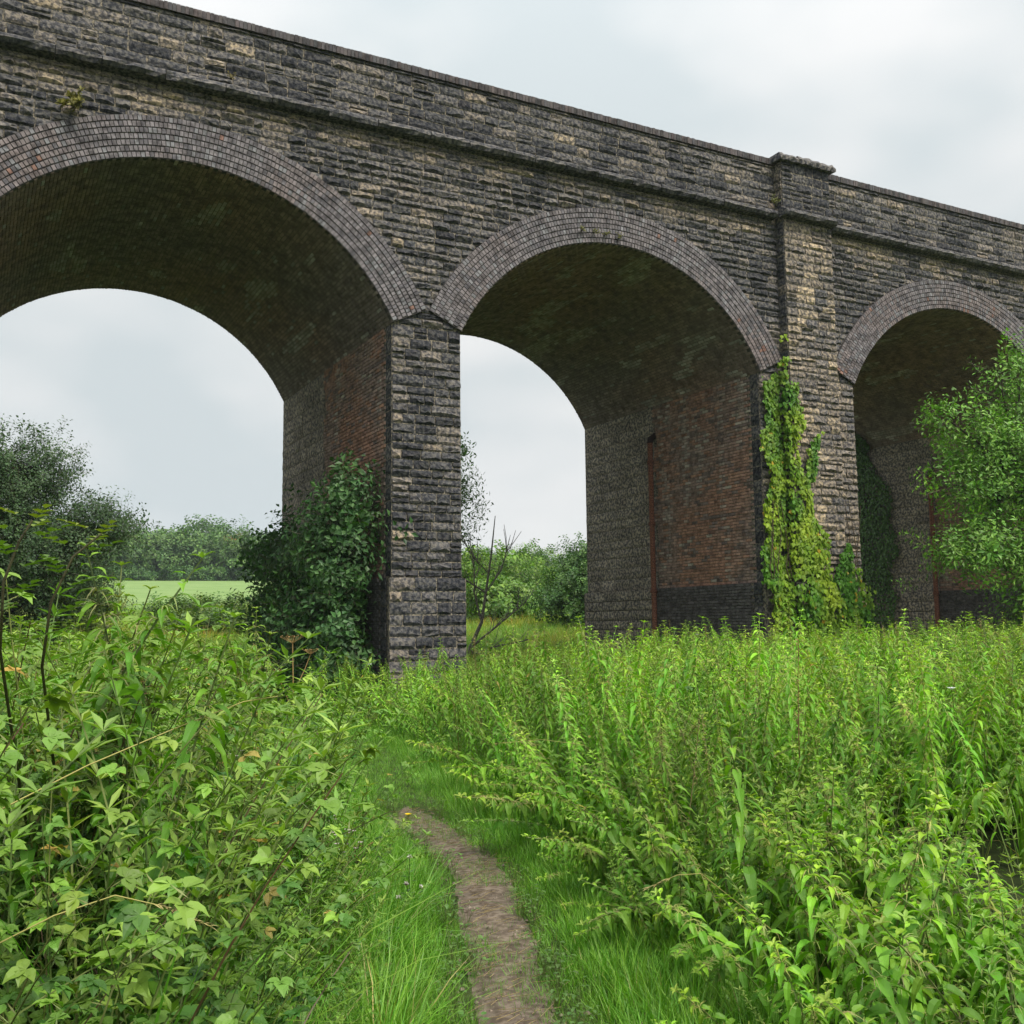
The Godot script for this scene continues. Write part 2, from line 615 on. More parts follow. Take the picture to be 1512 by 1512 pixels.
	for pr in [[x0, 17.5], [19.15, x1]]:
		var cx: float = pr[0]
		while cx < pr[1]:
			var cb := cl(0.12, 0.1, 0.1).lerp(cl(0.085, 0.083, 0.09), rng.randf()) * rnd(0.75, 1.2)
			box(cop, Vector3(cx, TOP - 0.07, -0.42), Vector3(cx + 0.068, TOP + 0.08 + rnd(-0.004, 0.004), 0.065 + rnd(-0.008, 0.008)), cb)
			cx += 0.077
	box(cop, Vector3(x0, TOP - 0.06, -0.4), Vector3(17.5, TOP + 0.07, 0.05), cl(0.12, 0.1, 0.09))
	box(cop, Vector3(19.15, TOP - 0.06, -0.4), Vector3(x1, TOP + 0.07, 0.05), cl(0.12, 0.1, 0.09))
	tag(put("coping", cop.done(), M.brick, bridge), "", "", "", "stuff").position = shift

	# --- pilaster cap: weathered slabs
	var cap := Node3D.new()
	cap.name = "pilaster_cap"
	bridge.add_child(cap, true)
	cap.position = shift
	var cap_x := [17.40, 18.0, 18.72, 19.25]
	for k in 3:
		var s := Shape.new()
		slab(s, Vector3(cap_x[k] + 0.005, TOP - 0.04, -0.5), Vector3(cap_x[k + 1] - 0.005, TOP + 0.15 + rnd(-0.03, 0.02), 0.40), tones[2] * 1.1, 0.02)
		put("slab", s.done(), M.stone, cap)

	# --- brick rings, barrels and pier sides
	for k in range(0, 5):
		if k == 0 or k == 4: continue
		var c: float = centres[k]
		brick_ring(c, bridge, shift)
		brick_barrel(c, bridge, shift)
	for f in [[-0.671, 1.0], [7.296, -1.0], [8.801, 1.0], [16.768, -1.0], [19.90, 1.0], [27.867, -1.0]]:
		pier_side(f[0], f[1], bridge, shift, tones)

	# --- iron downpipes where the two halves of each pier meet
	for q in [[16.768, 4.32, 6.6], [27.867, 4.3, 6.3]]:
		var pipe := Node3D.new()
		pipe.name = "downpipe"
		bridge.add_child(pipe, true)
		pipe.position = shift
		var s := Shape.new()
		var red := cl(0.3, 0.13, 0.09)
		var px: float = q[0] - 0.16
		tube(s, [Vector3(px, -0.3, -q[1]), Vector3(px, 2.4, -q[1]), Vector3(px, q[2], -q[1])], [0.075, 0.075, 0.075], 10, red)
		put("pipe", s.done(true), M.iron, pipe)
		for y in [0.9, 2.45, 4.3, 6.0]:
			var e := Shape.new()
			tube(e, [Vector3(px, y, -q[1]), Vector3(px, y + 0.1, -q[1])], [0.1, 0.1], 10, red * 0.8)
			put("collar", e.done(true), M.iron, pipe)
		var el := Shape.new()
		tube(el, [Vector3(px, q[2], -q[1]), Vector3(px + 0.02, q[2] + 0.12, -q[1]), Vector3(px + 0.22, q[2] + 0.25, -q[1])], [0.085, 0.085, 0.085], 10, cl(0.05, 0.03, 0.028))
		put("elbow", el.done(true), M.iron, pipe)

func box(s: Shape, a: Vector3, b: Vector3, col: Color) -> void:
	s.face(Vector3(a.x, a.y, b.z), Vector3(a.x, b.y, b.z), Vector3(b.x, b.y, b.z), Vector3(b.x, a.y, b.z), col)
	s.face(Vector3(b.x, a.y, a.z), Vector3(b.x, b.y, a.z), Vector3(a.x, b.y, a.z), Vector3(a.x, a.y, a.z), col)
	s.face(Vector3(a.x, a.y, a.z), Vector3(a.x, b.y, a.z), Vector3(a.x, b.y, b.z), Vector3(a.x, a.y, b.z), col)
	s.face(Vector3(b.x, a.y, b.z), Vector3(b.x, b.y, b.z), Vector3(b.x, b.y, a.z), Vector3(b.x, a.y, a.z), col)
	s.face(Vector3(a.x, b.y, b.z), Vector3(a.x, b.y, a.z), Vector3(b.x, b.y, a.z), Vector3(b.x, b.y, b.z), col)
	s.face(Vector3(a.x, a.y, a.z), Vector3(a.x, a.y, b.z), Vector3(b.x, a.y, b.z), Vector3(b.x, a.y, a.z), col)

# an uneven slab: front, ends and top with broken edges
func slab(s: Shape, a: Vector3, b: Vector3, col: Color, rough: float) -> void:
	var n := 7
	var ring := [Vector2(a.z, a.y), Vector2(b.z, a.y), Vector2(b.z + 0.02, (a.y + b.y) * 0.5), Vector2(b.z - 0.05, b.y), Vector2(a.z, b.y)]
	for i in n + 1:
		for q in ring:
			s.add(Vector3(lerpf(a.x, b.x, float(i) / n), q.y + rnd(-rough, rough), q.x + rnd(-rough, rough)), col * rnd(0.8, 1.15))
	for i in n:
		for j in 5:
			var g := (j + 1) % 5
			s.quad(i * 5 + j, i * 5 + g, i * 5 + 5 + g, i * 5 + 5 + j)
	for e in [0, n]:
		for j in range(1, 4): s.tri(e * 5, e * 5 + j, e * 5 + j + 1)

func ring_tone(x: float, y: float) -> Color:
	var t := rng.randf()
	var f := noise(x * 14.0, y * 14.0, 30.0)
	var c := cl(0.2, 0.183, 0.193).lerp(cl(0.215, 0.18, 0.178), clampf(0.5 + f * 1.6, 0, 1))
	if t < 0.1: c = cl(0.225, 0.222, 0.235)
	elif t < 0.28: c = cl(0.15, 0.14, 0.152)
	elif t < 0.285 + maxf(f - 0.22, 0.0) * 0.5: c = cl(0.27, 0.16, 0.13)
	return c * rnd(0.85, 1.15)

func brick_ring(c: float, bridge: Node3D, shift: Vector3) -> void:
	var s := Shape.new()
	# backing, recessed behind the brick faces
	var n := 48
	for k in n:
		var a := lerpf(-arc_a, arc_a, float(k) / n)
		var b := lerpf(-arc_a, arc_a, float(k + 1) / n)
		var i0 := Vector3(c + sin(a) * arc_r, arc_y + cos(a) * arc_r, 0.075)
		var i1 := Vector3(c + sin(b) * arc_r, arc_y + cos(b) * arc_r, 0.075)
		var o0 := Vector3(c + sin(a) * (arc_r + RING), arc_y + cos(a) * (arc_r + RING), 0.075)
		var o1 := Vector3(c + sin(b) * (arc_r + RING), arc_y + cos(b) * (arc_r + RING), 0.075)
		var col := cl(0.09, 0.08, 0.075)
		s.face(i0, o0, o1, i1, col)
		var back := Vector3(0, 0, -0.12)
		s.face(o0, o0 + back, o1 + back, o1, col)
		s.face(i1, i1 + back, i0 + back, i0, col)
	for r in 7:
		var rad := arc_r + RING / 7.0 * (r + 0.5)
		var count := int(rad * arc_a * 2.0 / 0.078)
		for k in count:
			var a := -arc_a + (k + 0.5 + 0.3 * (r % 2)) * arc_a * 2.0 / (count + 0.3)
			var out := Vector3(sin(a), cos(a), 0)
			var along := Vector3(cos(a), -sin(a), 0)
			var o := Vector3(c, arc_y, 0.065) + out * (rad + rnd(-0.003, 0.003))
			block(s, o, along, out, Vector3(0, 0, 1), 0.073, RING / 7.0 - 0.011, 0.026 + rnd(0.0, 0.008), ring_tone(o.x, o.y))
	tag(put("arch_ring", s.done(), M.brick, bridge), "", "", "", "stuff").position = shift

func brick_barrel(c: float, bridge: Node3D, shift: Vector3) -> void:
	var s := Shape.new()
	var n := int(arc_r * arc_a * 2.0 / 0.078)
	for k in n:
		var a := -arc_a + (k + 0.5) * arc_a * 2.0 / n
		var inn := -Vector3(sin(a), cos(a), 0)
		var along := Vector3(cos(a), -sin(a), 0)
		var o := Vector3(c, arc_y, 0) - inn * (arc_r + 0.004)
		var z := 0.075 - (0.11 if k % 2 else 0.0)
		while z > -DEPTH:
			var w := minf(0.222, z + DEPTH)
			var f := noise(a * 40.0, z * 6.0, c * 3.0)
			var col := cl(0.3, 0.205, 0.17).lerp(cl(0.24, 0.195, 0.18), clampf(0.5 + f * 1.4, 0, 1))
			if noise(a * 160.0, z * 9.0, c * 7.0) > 0.34: col = col.lerp(cl(0.5, 0.48, 0.44), rnd(0.2, 0.8))
			if rng.randf() < 0.02: col = cl(0.36, 0.34, 0.31)
			block(s, o + Vector3(0, 0, z - w * 0.5), Vector3(0, 0, -1), along, inn, w, 0.068, rnd(0.012, 0.022), col * rnd(0.75, 1.25))
			z -= 0.232
	tag(put("arch_barrel", s.done(), M.barrel, bridge), "", "", "", "stuff").position = shift

# the side of a pier inside an arch: brick on the near half, coursed stone on the far half
func pier_side(x: float, sd: float, bridge: Node3D, shift: Vector3, tones: Array) -> void:
	var side := Node3D.new()
	side.name = "pier_side"
	bridge.add_child(side, true)
	side.position = shift
	var out := Vector3(sd, 0, 0)
	var right := Vector3(0, 0, -1)
	var s := Shape.new()
	var y := -0.2
	var row := 0
	var seam := 4.28
	while y < SPRING:
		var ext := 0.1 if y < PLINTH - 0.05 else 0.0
		var z := -0.32 - (0.115 if row % 2 else 0.0)
		var tooth: float = seam + [0.0, 0.0, 0.12, 0.12, 0.05, -0.08][(row / 3) % 6]
		while z > -tooth:
			var w := minf(0.222, z + tooth)
			if w > 0.05:
				var f := noise(x * 5.0 + z * 10.0, y * 9.0, 60.0)
				var col := cl(0.42, 0.235, 0.17).lerp(cl(0.34, 0.245, 0.21), clampf(0.5 + f * 2.2, 0, 1))
				var t := rng.randf()
				if noise(z * 70.0, y * 5.0, x * 3.0) > 0.36: col = col.lerp(cl(0.5, 0.47, 0.42), rnd(0.2, 0.7))
				if t < 0.012: col = cl(0.42, 0.38, 0.32)
				elif t < 0.1: col = cl(0.42, 0.24, 0.17)
				elif t < 0.24: col = cl(0.24, 0.185, 0.17)
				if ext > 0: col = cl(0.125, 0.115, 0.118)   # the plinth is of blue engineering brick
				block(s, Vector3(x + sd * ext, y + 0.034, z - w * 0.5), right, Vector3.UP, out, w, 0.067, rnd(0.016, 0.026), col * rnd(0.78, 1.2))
			z -= 0.232
		y += 0.077
		row += 1
	tag(put("bricks", s.done(), M.brick, side), "", "", "", "stuff")
	# stone: quoins on the near corner and the whole far half
	var q := Shape.new()
	for e in [[-0.02, -0.32], [-seam - 0.06, -DEPTH]]:
		for band in [[-0.3, PLINTH, 0.1], [PLINTH, SPRING, 0.0]]:
			var ys := courses(band[0], band[1], 0.24, 0.34)
			for j in ys.size() - 1:
				var z: float = e[0]
				while z > e[1] + 0.03:
					var w := minf(rnd(0.35, 0.8), z - e[1])
					if z - w - e[1] < 0.15: w = z - e[1]
					var t: Color = tones[[1, 2, 3, 3, 3][rng.randi() % 5]]
					t = t.lerp(cl(0.44, 0.395, 0.34), 0.75) if e[0] < -1.0 else tones[rng.randi() % 3]
					add_rock(q, Vector3(x + sd * band[2], (ys[j] + ys[j + 1]) * 0.5, z - w * 0.5), Vector3(0, 0, -sd), out, w - 0.012, ys[j + 1] - ys[j] - 0.014, 0.022 * rnd(0.5, 1.3), rng.randi() % 10, false, t * rnd(0.8, 1.2))
					z -= w
	tag(put("stones", q.done(), M.stone, side), "", "", "", "stuff")

# ------------------------------------------------------------------ plant shapes

func bend_line(h: float, lean: float, az: float, steps: int, curve: float) -> Array:
	var pts := [Vector3.ZERO]
	var d := Vector3(sin(lean) * cos(az), cos(lean), sin(lean) * sin(az))
	var p := Vector3.ZERO
	for k in steps:
		p += d * h / steps
		pts.append(p)
		d = (d + Vector3(cos(az) * curve, -absf(curve) * 0.35, sin(az) * curve) / steps + Vector3(rnd(-0.04, 0.04), 0, rnd(-0.04, 0.04))).normalized()
	return pts

func along(pts: Array, t: float) -> Vector3:
	var f := clampf(t, 0.0, 0.9999) * (pts.size() - 1)
	var k := int(f)
	return pts[k].lerp(pts[k + 1], f - k)

# nettle: a stem with crossed pairs of toothed, hanging leaves and thin flower strings
func nettle_shape(h: float, lean: float, curve: float, tassels: float, big: float, gap := 0.06, slim := 0.36) -> ArrayMesh:
	var s := Shape.new()
	var az0 := rnd(0, TAU)
	var pts := bend_line(h, lean, az0, 8, curve)
	var rad := []
	for k in pts.size(): rad.append(lerpf(0.0055, 0.002, float(k) / (pts.size() - 1)))
	tube(s, pts, rad, 3, cl(0.180, 0.225, 0.075))
	var t := 0.22
	var az := rnd(0, TAU)
	while t < 0.985:
		var p := along(pts, t)
		var grow := lerpf(0.42, 1.0, sin(clampf((1.0 - t) * h * 2.2, 0.0, 1.0) * PI * 0.5))
		var len := big * grow * rnd(0.8, 1.15)
		var young := smoothstep(0.2, 0.0, (1.0 - t) * h)
		for sd in 2:
			var a := az + PI * sd + rnd(-0.3, 0.3)
			var rise := lerpf(0.1, 0.55, young) + rnd(-0.25, 0.2)
			var d := Vector3(cos(a), rise, sin(a)).normalized()
			var col := cl(0.1, 0.25, 0.02).lerp(cl(0.27, 0.46, 0.032), clampf(young * 0.75 + rnd(-0.15, 0.35), 0, 1)) * rnd(0.82, 1.18)
			if rng.randf() < 0.003: col = cl(0.450, 0.360, 0.075)
			var foot := p + d * len * 0.22
			leaf(s, foot, d, Vector3.UP, len, len * slim * rnd(0.85, 1.15), lerpf(rnd(0.7, 1.6), 0.4, young), 0.35, col)
			leaflet(s, p, d, Vector3.UP, len * 0.3, 0.004, 0.0, col)
			if t > 0.45 and t < 0.93 and rng.randf() < tassels:
				for q in 4:
					var b := a + rnd(-1.2, 1.2)
					var tc := cl(0.26, 0.34, 0.08).lerp(cl(0.27, 0.25, 0.1), rng.randf())
					blade(s, p, Vector3(cos(b), rnd(0.0, 0.6), sin(b)), rnd(0.04, 0.09), 0.0055, 1.3, tc)
		az += PI * 0.5
		t += lerpf(gap * 1.25, gap * 0.6, t) * rnd(0.85, 1.15) / h
	var top: Vector3 = pts[pts.size() - 1]
	for k in 4:
		var a := az + k * PI * 0.5
		leaf(s, top, Vector3(cos(a), 0.75, sin(a)), Vector3.UP, big * rnd(0.4, 0.6), big * 0.15, 0.45, 0.4, cl(0.225, 0.345, 0.053))
	return s.done()

# bramble shoot: an arching cane with leaves of three or five ovate leaflets
func bramble_shape(h: float, lean: float, curve: float, size: float) -> ArrayMesh:
	var s := Shape.new()
	var az0 := rnd(0, TAU)
	var pts := bend_line(h, lean, az0, 9, curve)
	var rad := []
	for k in pts.size(): rad.append(lerpf(0.0042, 0.0018, float(k) / (pts.size() - 1)))
	tube(s, pts, rad, 3, cl(0.13, 0.18, 0.05) if rng.randf() < 0.88 else cl(0.16, 0.1, 0.06))
	var t := 0.2
	var az := rnd(0, TAU)
	while t < 1.0:
		var p := along(pts, t)
		az += 2.4
		var out := Vector3(cos(az), rnd(0.2, 0.7), sin(az)).normalized()
		var stalk := p + out * size * 0.9
		leaflet(s, p, out, Vector3.UP, size * 0.95, 0.005, 0.0, cl(0.180, 0.225, 0.075))
		var col := cl(0.05, 0.14, 0.024).lerp(cl(0.19, 0.33, 0.045), clampf(pow(rng.randf(), 1.6) * 0.9 + smoothstep(0.8, 1.0, t) * 0.5, 0, 1)) * rnd(0.8, 1.25)
		if rng.randf() < 0.006: col = cl(0.390, 0.300, 0.075)
		var nrm := (Vector3.UP + Vector3(rnd(-0.5, 0.5), 0, rnd(-0.5, 0.5))).normalized()
		var flat := Vector3(out.x, out.y * 0.3, out.z).normalized()
		var n := 5 if rng.randf() < 0.4 else 3
		for k in n:
			var a := (k - (n - 1) * 0.5) * (1.25 if n == 3 else 0.8)
			var d := flat.rotated(nrm, a)
			var l := size * (1.15 if k == n / 2 else 0.95) * rnd(0.85, 1.1)
			leaf(s, stalk, d, nrm, l, l * 0.68, rnd(0.15, 0.6), 0.25, col * rnd(0.9, 1.1), 0.34)
		t += rnd(0.055, 0.085) / maxf(h, 0.6)
	return s.done()

# broad herb: a few large ovate leaves on stalks
func broad_shape(n: int, size: float, h: float) -> ArrayMesh:
	var s := Shape.new()
	for k in n:
		var a := TAU * k / n + rnd(-0.4, 0.4)
		var top := Vector3(cos(a) * rnd(0.05, 0.16), h * rnd(0.5, 1.0), sin(a) * rnd(0.05, 0.16))
		tube(s, [Vector3.ZERO, top * Vector3(0.4, 0.6, 0.4), top], [0.003, 0.0025, 0.002], 3, cl(0.180, 0.240, 0.075))
		var col := cl(0.090, 0.217, 0.042).lerp(cl(0.150, 0.277, 0.060), rng.randf()) * rnd(0.85, 1.15)
		leaf(s, top, Vector3(cos(a), rnd(-0.1, 0.45), sin(a)), Vector3.UP, size * rnd(0.8, 1.2), size * rnd(0.6, 0.8), rnd(0.2, 0.6), 0.15, col)
	return s.done()

# bedstraw-like fine herb: whorls of narrow leaves up a thin stem
func fine_shape(h: float, lean: float) -> ArrayMesh:
	var s := Shape.new()
	var pts := bend_line(h, lean, rnd(0, TAU), 6, rnd(0.1, 0.6))
	tube(s, pts, [0.002, 0.002, 0.002, 0.002, 0.0015, 0.0015, 0.001], 3, cl(0.180, 0.255, 0.075))
	var t := 0.25
	while t < 1.0:
		var p := along(pts, t)
		var col := cl(0.150, 0.277, 0.045).lerp(cl(0.225, 0.360, 0.068), rng.randf()) * rnd(0.85, 1.15)
		for k in 5:
			var a := TAU * k / 5 + rnd(-0.3, 0.3)
			leaflet(s, p, Vector3(cos(a), rnd(0.1, 0.9), sin(a)), Vector3.UP, rnd(0.025, 0.055), 0.011, 0.2, col)
		t += 0.045 / maxf(h, 0.4)
	return s.done()

# dock or grass gone to seed: a stiff brown stem with rough spikes
func dock_shape() -> ArrayMesh:
	var s := Shape.new()
	var pts := bend_line(1.25, rnd(0.0, 0.1), rnd(0, TAU), 6, rnd(-0.1, 0.2))
	tube(s, pts, [0.004, 0.004, 0.0035, 0.003, 0.003, 0.002, 0.002], 4, cl(0.2, 0.15, 0.07))
	for k in 90:
		var p := along(pts, rnd(0.6, 1.0))
		var a := rnd(0, TAU)
		leaflet(s, p + Vector3(cos(a), 0, sin(a)) * rnd(0.0, 0.02), Vector3(cos(a), rnd(0.2, 1.2), sin(a)), Vector3.UP, rnd(0.012, 0.022), 0.009, 0.1, cl(0.24, 0.16, 0.07).lerp(cl(0.2, 0.22, 0.07), rng.randf()))
	return s.done()

func tuft_shape(n: int, h: float, wid: float, spread: float, bend: float, pale: float) -> ArrayMesh:
	var s := Shape.new()
	for k in n:
		var a := rnd(0, TAU)
		var r := sqrt(rng.randf()) * spread
		var lean := rnd(0.05, 0.75)
		var col := cl(0.083, 0.247, 0.021).lerp(cl(0.195, 0.390, 0.045), rng.randf()) * rnd(0.8, 1.2)
		if rng.randf() < pale: col = cl(0.420, 0.375, 0.165)
		blade(s, Vector3(cos(a) * r, -0.01, sin(a) * r), Vector3(cos(a + rnd(-0.9, 0.9)) * lean, 1.0, sin(a + rnd(-0.9, 0.9)) * lean), h * rnd(0.5, 1.15), wid * rnd(0.7, 1.3), bend * rnd(0.4, 1.3), col)
	return s.done()

# twig with alternate leaves, about one unit long, for tree crowns
func spray_shape(n: int, len: float, wid: float, twig: Color, droop: float, dark: Color, light: Color) -> ArrayMesh:
	var s := Shape.new()
	var pts := [Vector3.ZERO, Vector3(0.03, 0.3, 0.02), Vector3(-0.02, 0.65, 0.04), Vector3(0.03, 1.0, -0.02)]
	tube(s, pts, [0.012, 0.01, 0.007, 0.004], 3, twig)
	for k in n:
		var t := 0.1 + 0.9 * k / (n - 1.0)
		var a := k * 2.4 + rnd(-0.5, 0.5)
		var p := along(pts, t)
		var d := Vector3(cos(a), rnd(0.0, 0.9), sin(a)).normalized()
		var side := Vector3(cos(a), 0, sin(a)) * rnd(0.05, 0.3)
		leaflet(s, p + side, d + Vector3.DOWN * droop * rng.randf(), Vector3(rnd(-0.4, 0.4), 1, rnd(-0.4, 0.4)), len * rnd(0.75, 1.2), wid * rnd(0.8, 1.2), 0.15, dark.lerp(light, rng.randf()) * rnd(0.8, 1.2))
	return s.done()

# ------------------------------------------------------------------ trees and shrubs

func turned(d: Vector3, at: Vector3, size: float) -> Transform3D:
	var y := d.normalized()
	var x := y.cross(Vector3(0.3, 0.2, 0.9)).normalized()
	var b := Basis(x, y, x.cross(y)).rotated(y, rnd(0, TAU))
	return Transform3D(b.scaled(Vector3.ONE * size), at)

# lobes: [centre, radii] in the tree's own axes; sprays crowd towards the skin of each lobe
func crown(tree: Node3D, lobes: Array, sprays: Array, count: int, size: float, tint: Color, hang: float, lift := 0.5, fill := 0.45) -> void:
	var vols := []
	var total := 0.0
	for l in lobes:
		var v: float = pow(l[1].x * l[1].y * l[1].z, 0.7)
		vols.append(v); total += v
	var vs := PackedVector3Array()
	var cs := PackedColorArray()
	var ix := PackedInt32Array()
	var parts := []
	for m in sprays:
		var a: Array = m.surface_get_arrays(0)
		var shades := []
		for q in 6:
			var f := lerpf(0.72, 1.28, q / 5.0)
			var cc := PackedColorArray()
			for c0 in a[Mesh.ARRAY_COLOR]: cc.append(Color(c0.r * tint.r * f * (1.08 if q % 2 else 0.94), c0.g * tint.g * f, c0.b * tint.b * f))
			shades.append(cc)
		parts.append([a[Mesh.ARRAY_VERTEX], a[Mesh.ARRAY_INDEX], shades])
	for k in count:
		var t := rng.randf() * total
		var li := 0
		while li < lobes.size() - 1 and t > vols[li]:
			t -= vols[li]; li += 1
		var d := Vector3(rng.randfn(), rng.randfn(), rng.randfn()).normalized()
		var r := pow(rng.randf(), fill)
		var c: Vector3 = lobes[li][0]
		var e: Vector3 = lobes[li][1]
		var lump: float = 1.0 + 0.9 * noise(d.x * 30.0 + c.x * 20.0, d.y * 30.0 + c.y * 20.0, d.z * 30.0 + c.z * 20.0)
		var p := c + d * e * r * lump
		if p.y < 0.15: continue
		# gaps between clumps
		if noise(p.x * 26.0 / size * 0.4, p.y * 26.0 / size * 0.4, p.z * 26.0 / size * 0.4 + 50.0) < -0.22 and rng.randf() < 0.8: continue
		var dir := (d * 0.9 + Vector3.UP * lift + Vector3(rnd(-0.5, 0.5), rnd(-0.5, 0.3) - hang, rnd(-0.5, 0.5)))
		var w := rng.randi() % sprays.size()
		var off := vs.size()
		vs.append_array(turned(dir, p, size * rnd(0.6, 1.25)) * (parts[w][0] as PackedVector3Array))
		cs.append_array(parts[w][2][rng.randi() % 6])
		for ii in parts[w][1]: ix.append(off + ii)
	var s := Shape.new()
	s.v = vs; s.c = cs; s.i = ix
	tag(put("crown", s.done(), M.leaf, tree), "", "", "", "stuff")

func wood(tree: Node3D, lobes: Array, r0: float, height: float, bark: Color, twigs := 4, foot := Vector3.ZERO) -> void:
	var trunk := Shape.new()
	var top := Vector3.ZERO
	for l in lobes: top += l[0] / lobes.size()
	top.y = height
	var pts := []
	for k in 7:
		var t := k / 6.0
		pts.append(foot.lerp(top, t) + Vector3(noise(t * 40.0, r0 * 900.0), 0, noise(t * 40.0, r0 * 900.0, 99.0)) * r0 * 3.0 * sin(t * PI))
	var rr := []
	for k in 7: rr.append(r0 * lerpf(1.15 if k == 0 else 1.0, 0.25, k / 6.0))
	pts[0].y -= 0.2
	tube(trunk, pts, rr, 8, bark)
	put("trunk", trunk.done(true), M.bark, tree)
	for l in lobes:
		var limb := Shape.new()
		var a := along(pts, clampf((l[0].y - l[1].y * 0.8) / maxf(height, 0.1), 0.15, 0.8))
		var mid: Vector3 = a.lerp(l[0], 0.5) + Vector3(rnd(-0.1, 0.1), 0.12, rnd(-0.1, 0.1)) * l[1].length()
		tube(limb, [a, mid, l[0]], [r0 * 0.45, r0 * 0.3, r0 * 0.12], 5, bark)
		for k in twigs:
			var d := Vector3(rnd(-1, 1), rnd(-0.2, 1), rnd(-1, 1)).normalized()
			var from: Vector3 = mid.lerp(l[0], rng.randf())
			tube(limb, [from, from + d * l[1] * 0.5 + Vector3(0, 0.05, 0), from + d * l[1] * 0.95], [r0 * 0.14, r0 * 0.09, r0 * 0.03], 4, bark)
		put("limb", limb.done(true), M.bark, tree)

var S := {}

func make_sprays() -> void:
	var tw := cl(0.150, 0.128, 0.090)
	S.near = []
	S.dark = []
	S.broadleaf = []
	S.elder = []
	S.ash = []
	for k in 3:
		S.near.append(spray_shape(13, 0.27, 0.125, tw, 0.3, cl(0.090, 0.210, 0.033), cl(0.195, 0.360, 0.060)))
		S.dark.append(spray_shape(13, 0.22, 0.12, tw, 0.3, cl(0.042, 0.090, 0.030), cl(0.090, 0.165, 0.053)))
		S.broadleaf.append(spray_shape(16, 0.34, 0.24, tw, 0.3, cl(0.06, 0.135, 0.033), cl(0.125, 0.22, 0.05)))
		S.elder.append(spray_shape(11, 0.34, 0.2, tw, 0.5, cl(0.038, 0.098, 0.033), cl(0.083, 0.180, 0.053)))
		S.ash.append(spray_shape(12, 0.3, 0.11, tw, 0.9, cl(0.053, 0.120, 0.033), cl(0.105, 0.195, 0.053)))

func grown(called: String, at: Vector3, label: String, category: String, lobes: Array, sprays: Array, count: int, size: float, tint: Color, r0: float, height: float, group := "", hang := 0.0, lift := 0.5, bark := Color(0.09, 0.075, 0.058)) -> Node3D:
	var o := base(called, at)
	tag(o, label, category, group)
	wood(o, lobes, r0, height, bark)
	crown(o, lobes, sprays, count, size, tint, hang, lift)
	return o

func lobed(h: float, w: float, n: int, low: float) -> Array:
	var out := []
	for k in n:
		var t := (k + 0.5) / n
		var y := lerpf(low, 0.86, t) * h
		var spread := w * 0.5 * sin(clampf(lerpf(0.35, 1.0, 1.0 - t), 0, 1) * PI * 0.62)
		var a := k * 2.4 + rnd(-0.4, 0.4)
		var r := w * rnd(0.24, 0.34) * lerpf(1.1, 0.75, t)
		out.append([Vector3(cos(a) * spread * 0.65, y, sin(a) * spread * 0.65), Vector3(r, r * rnd(0.7, 0.95), r)])
	return out

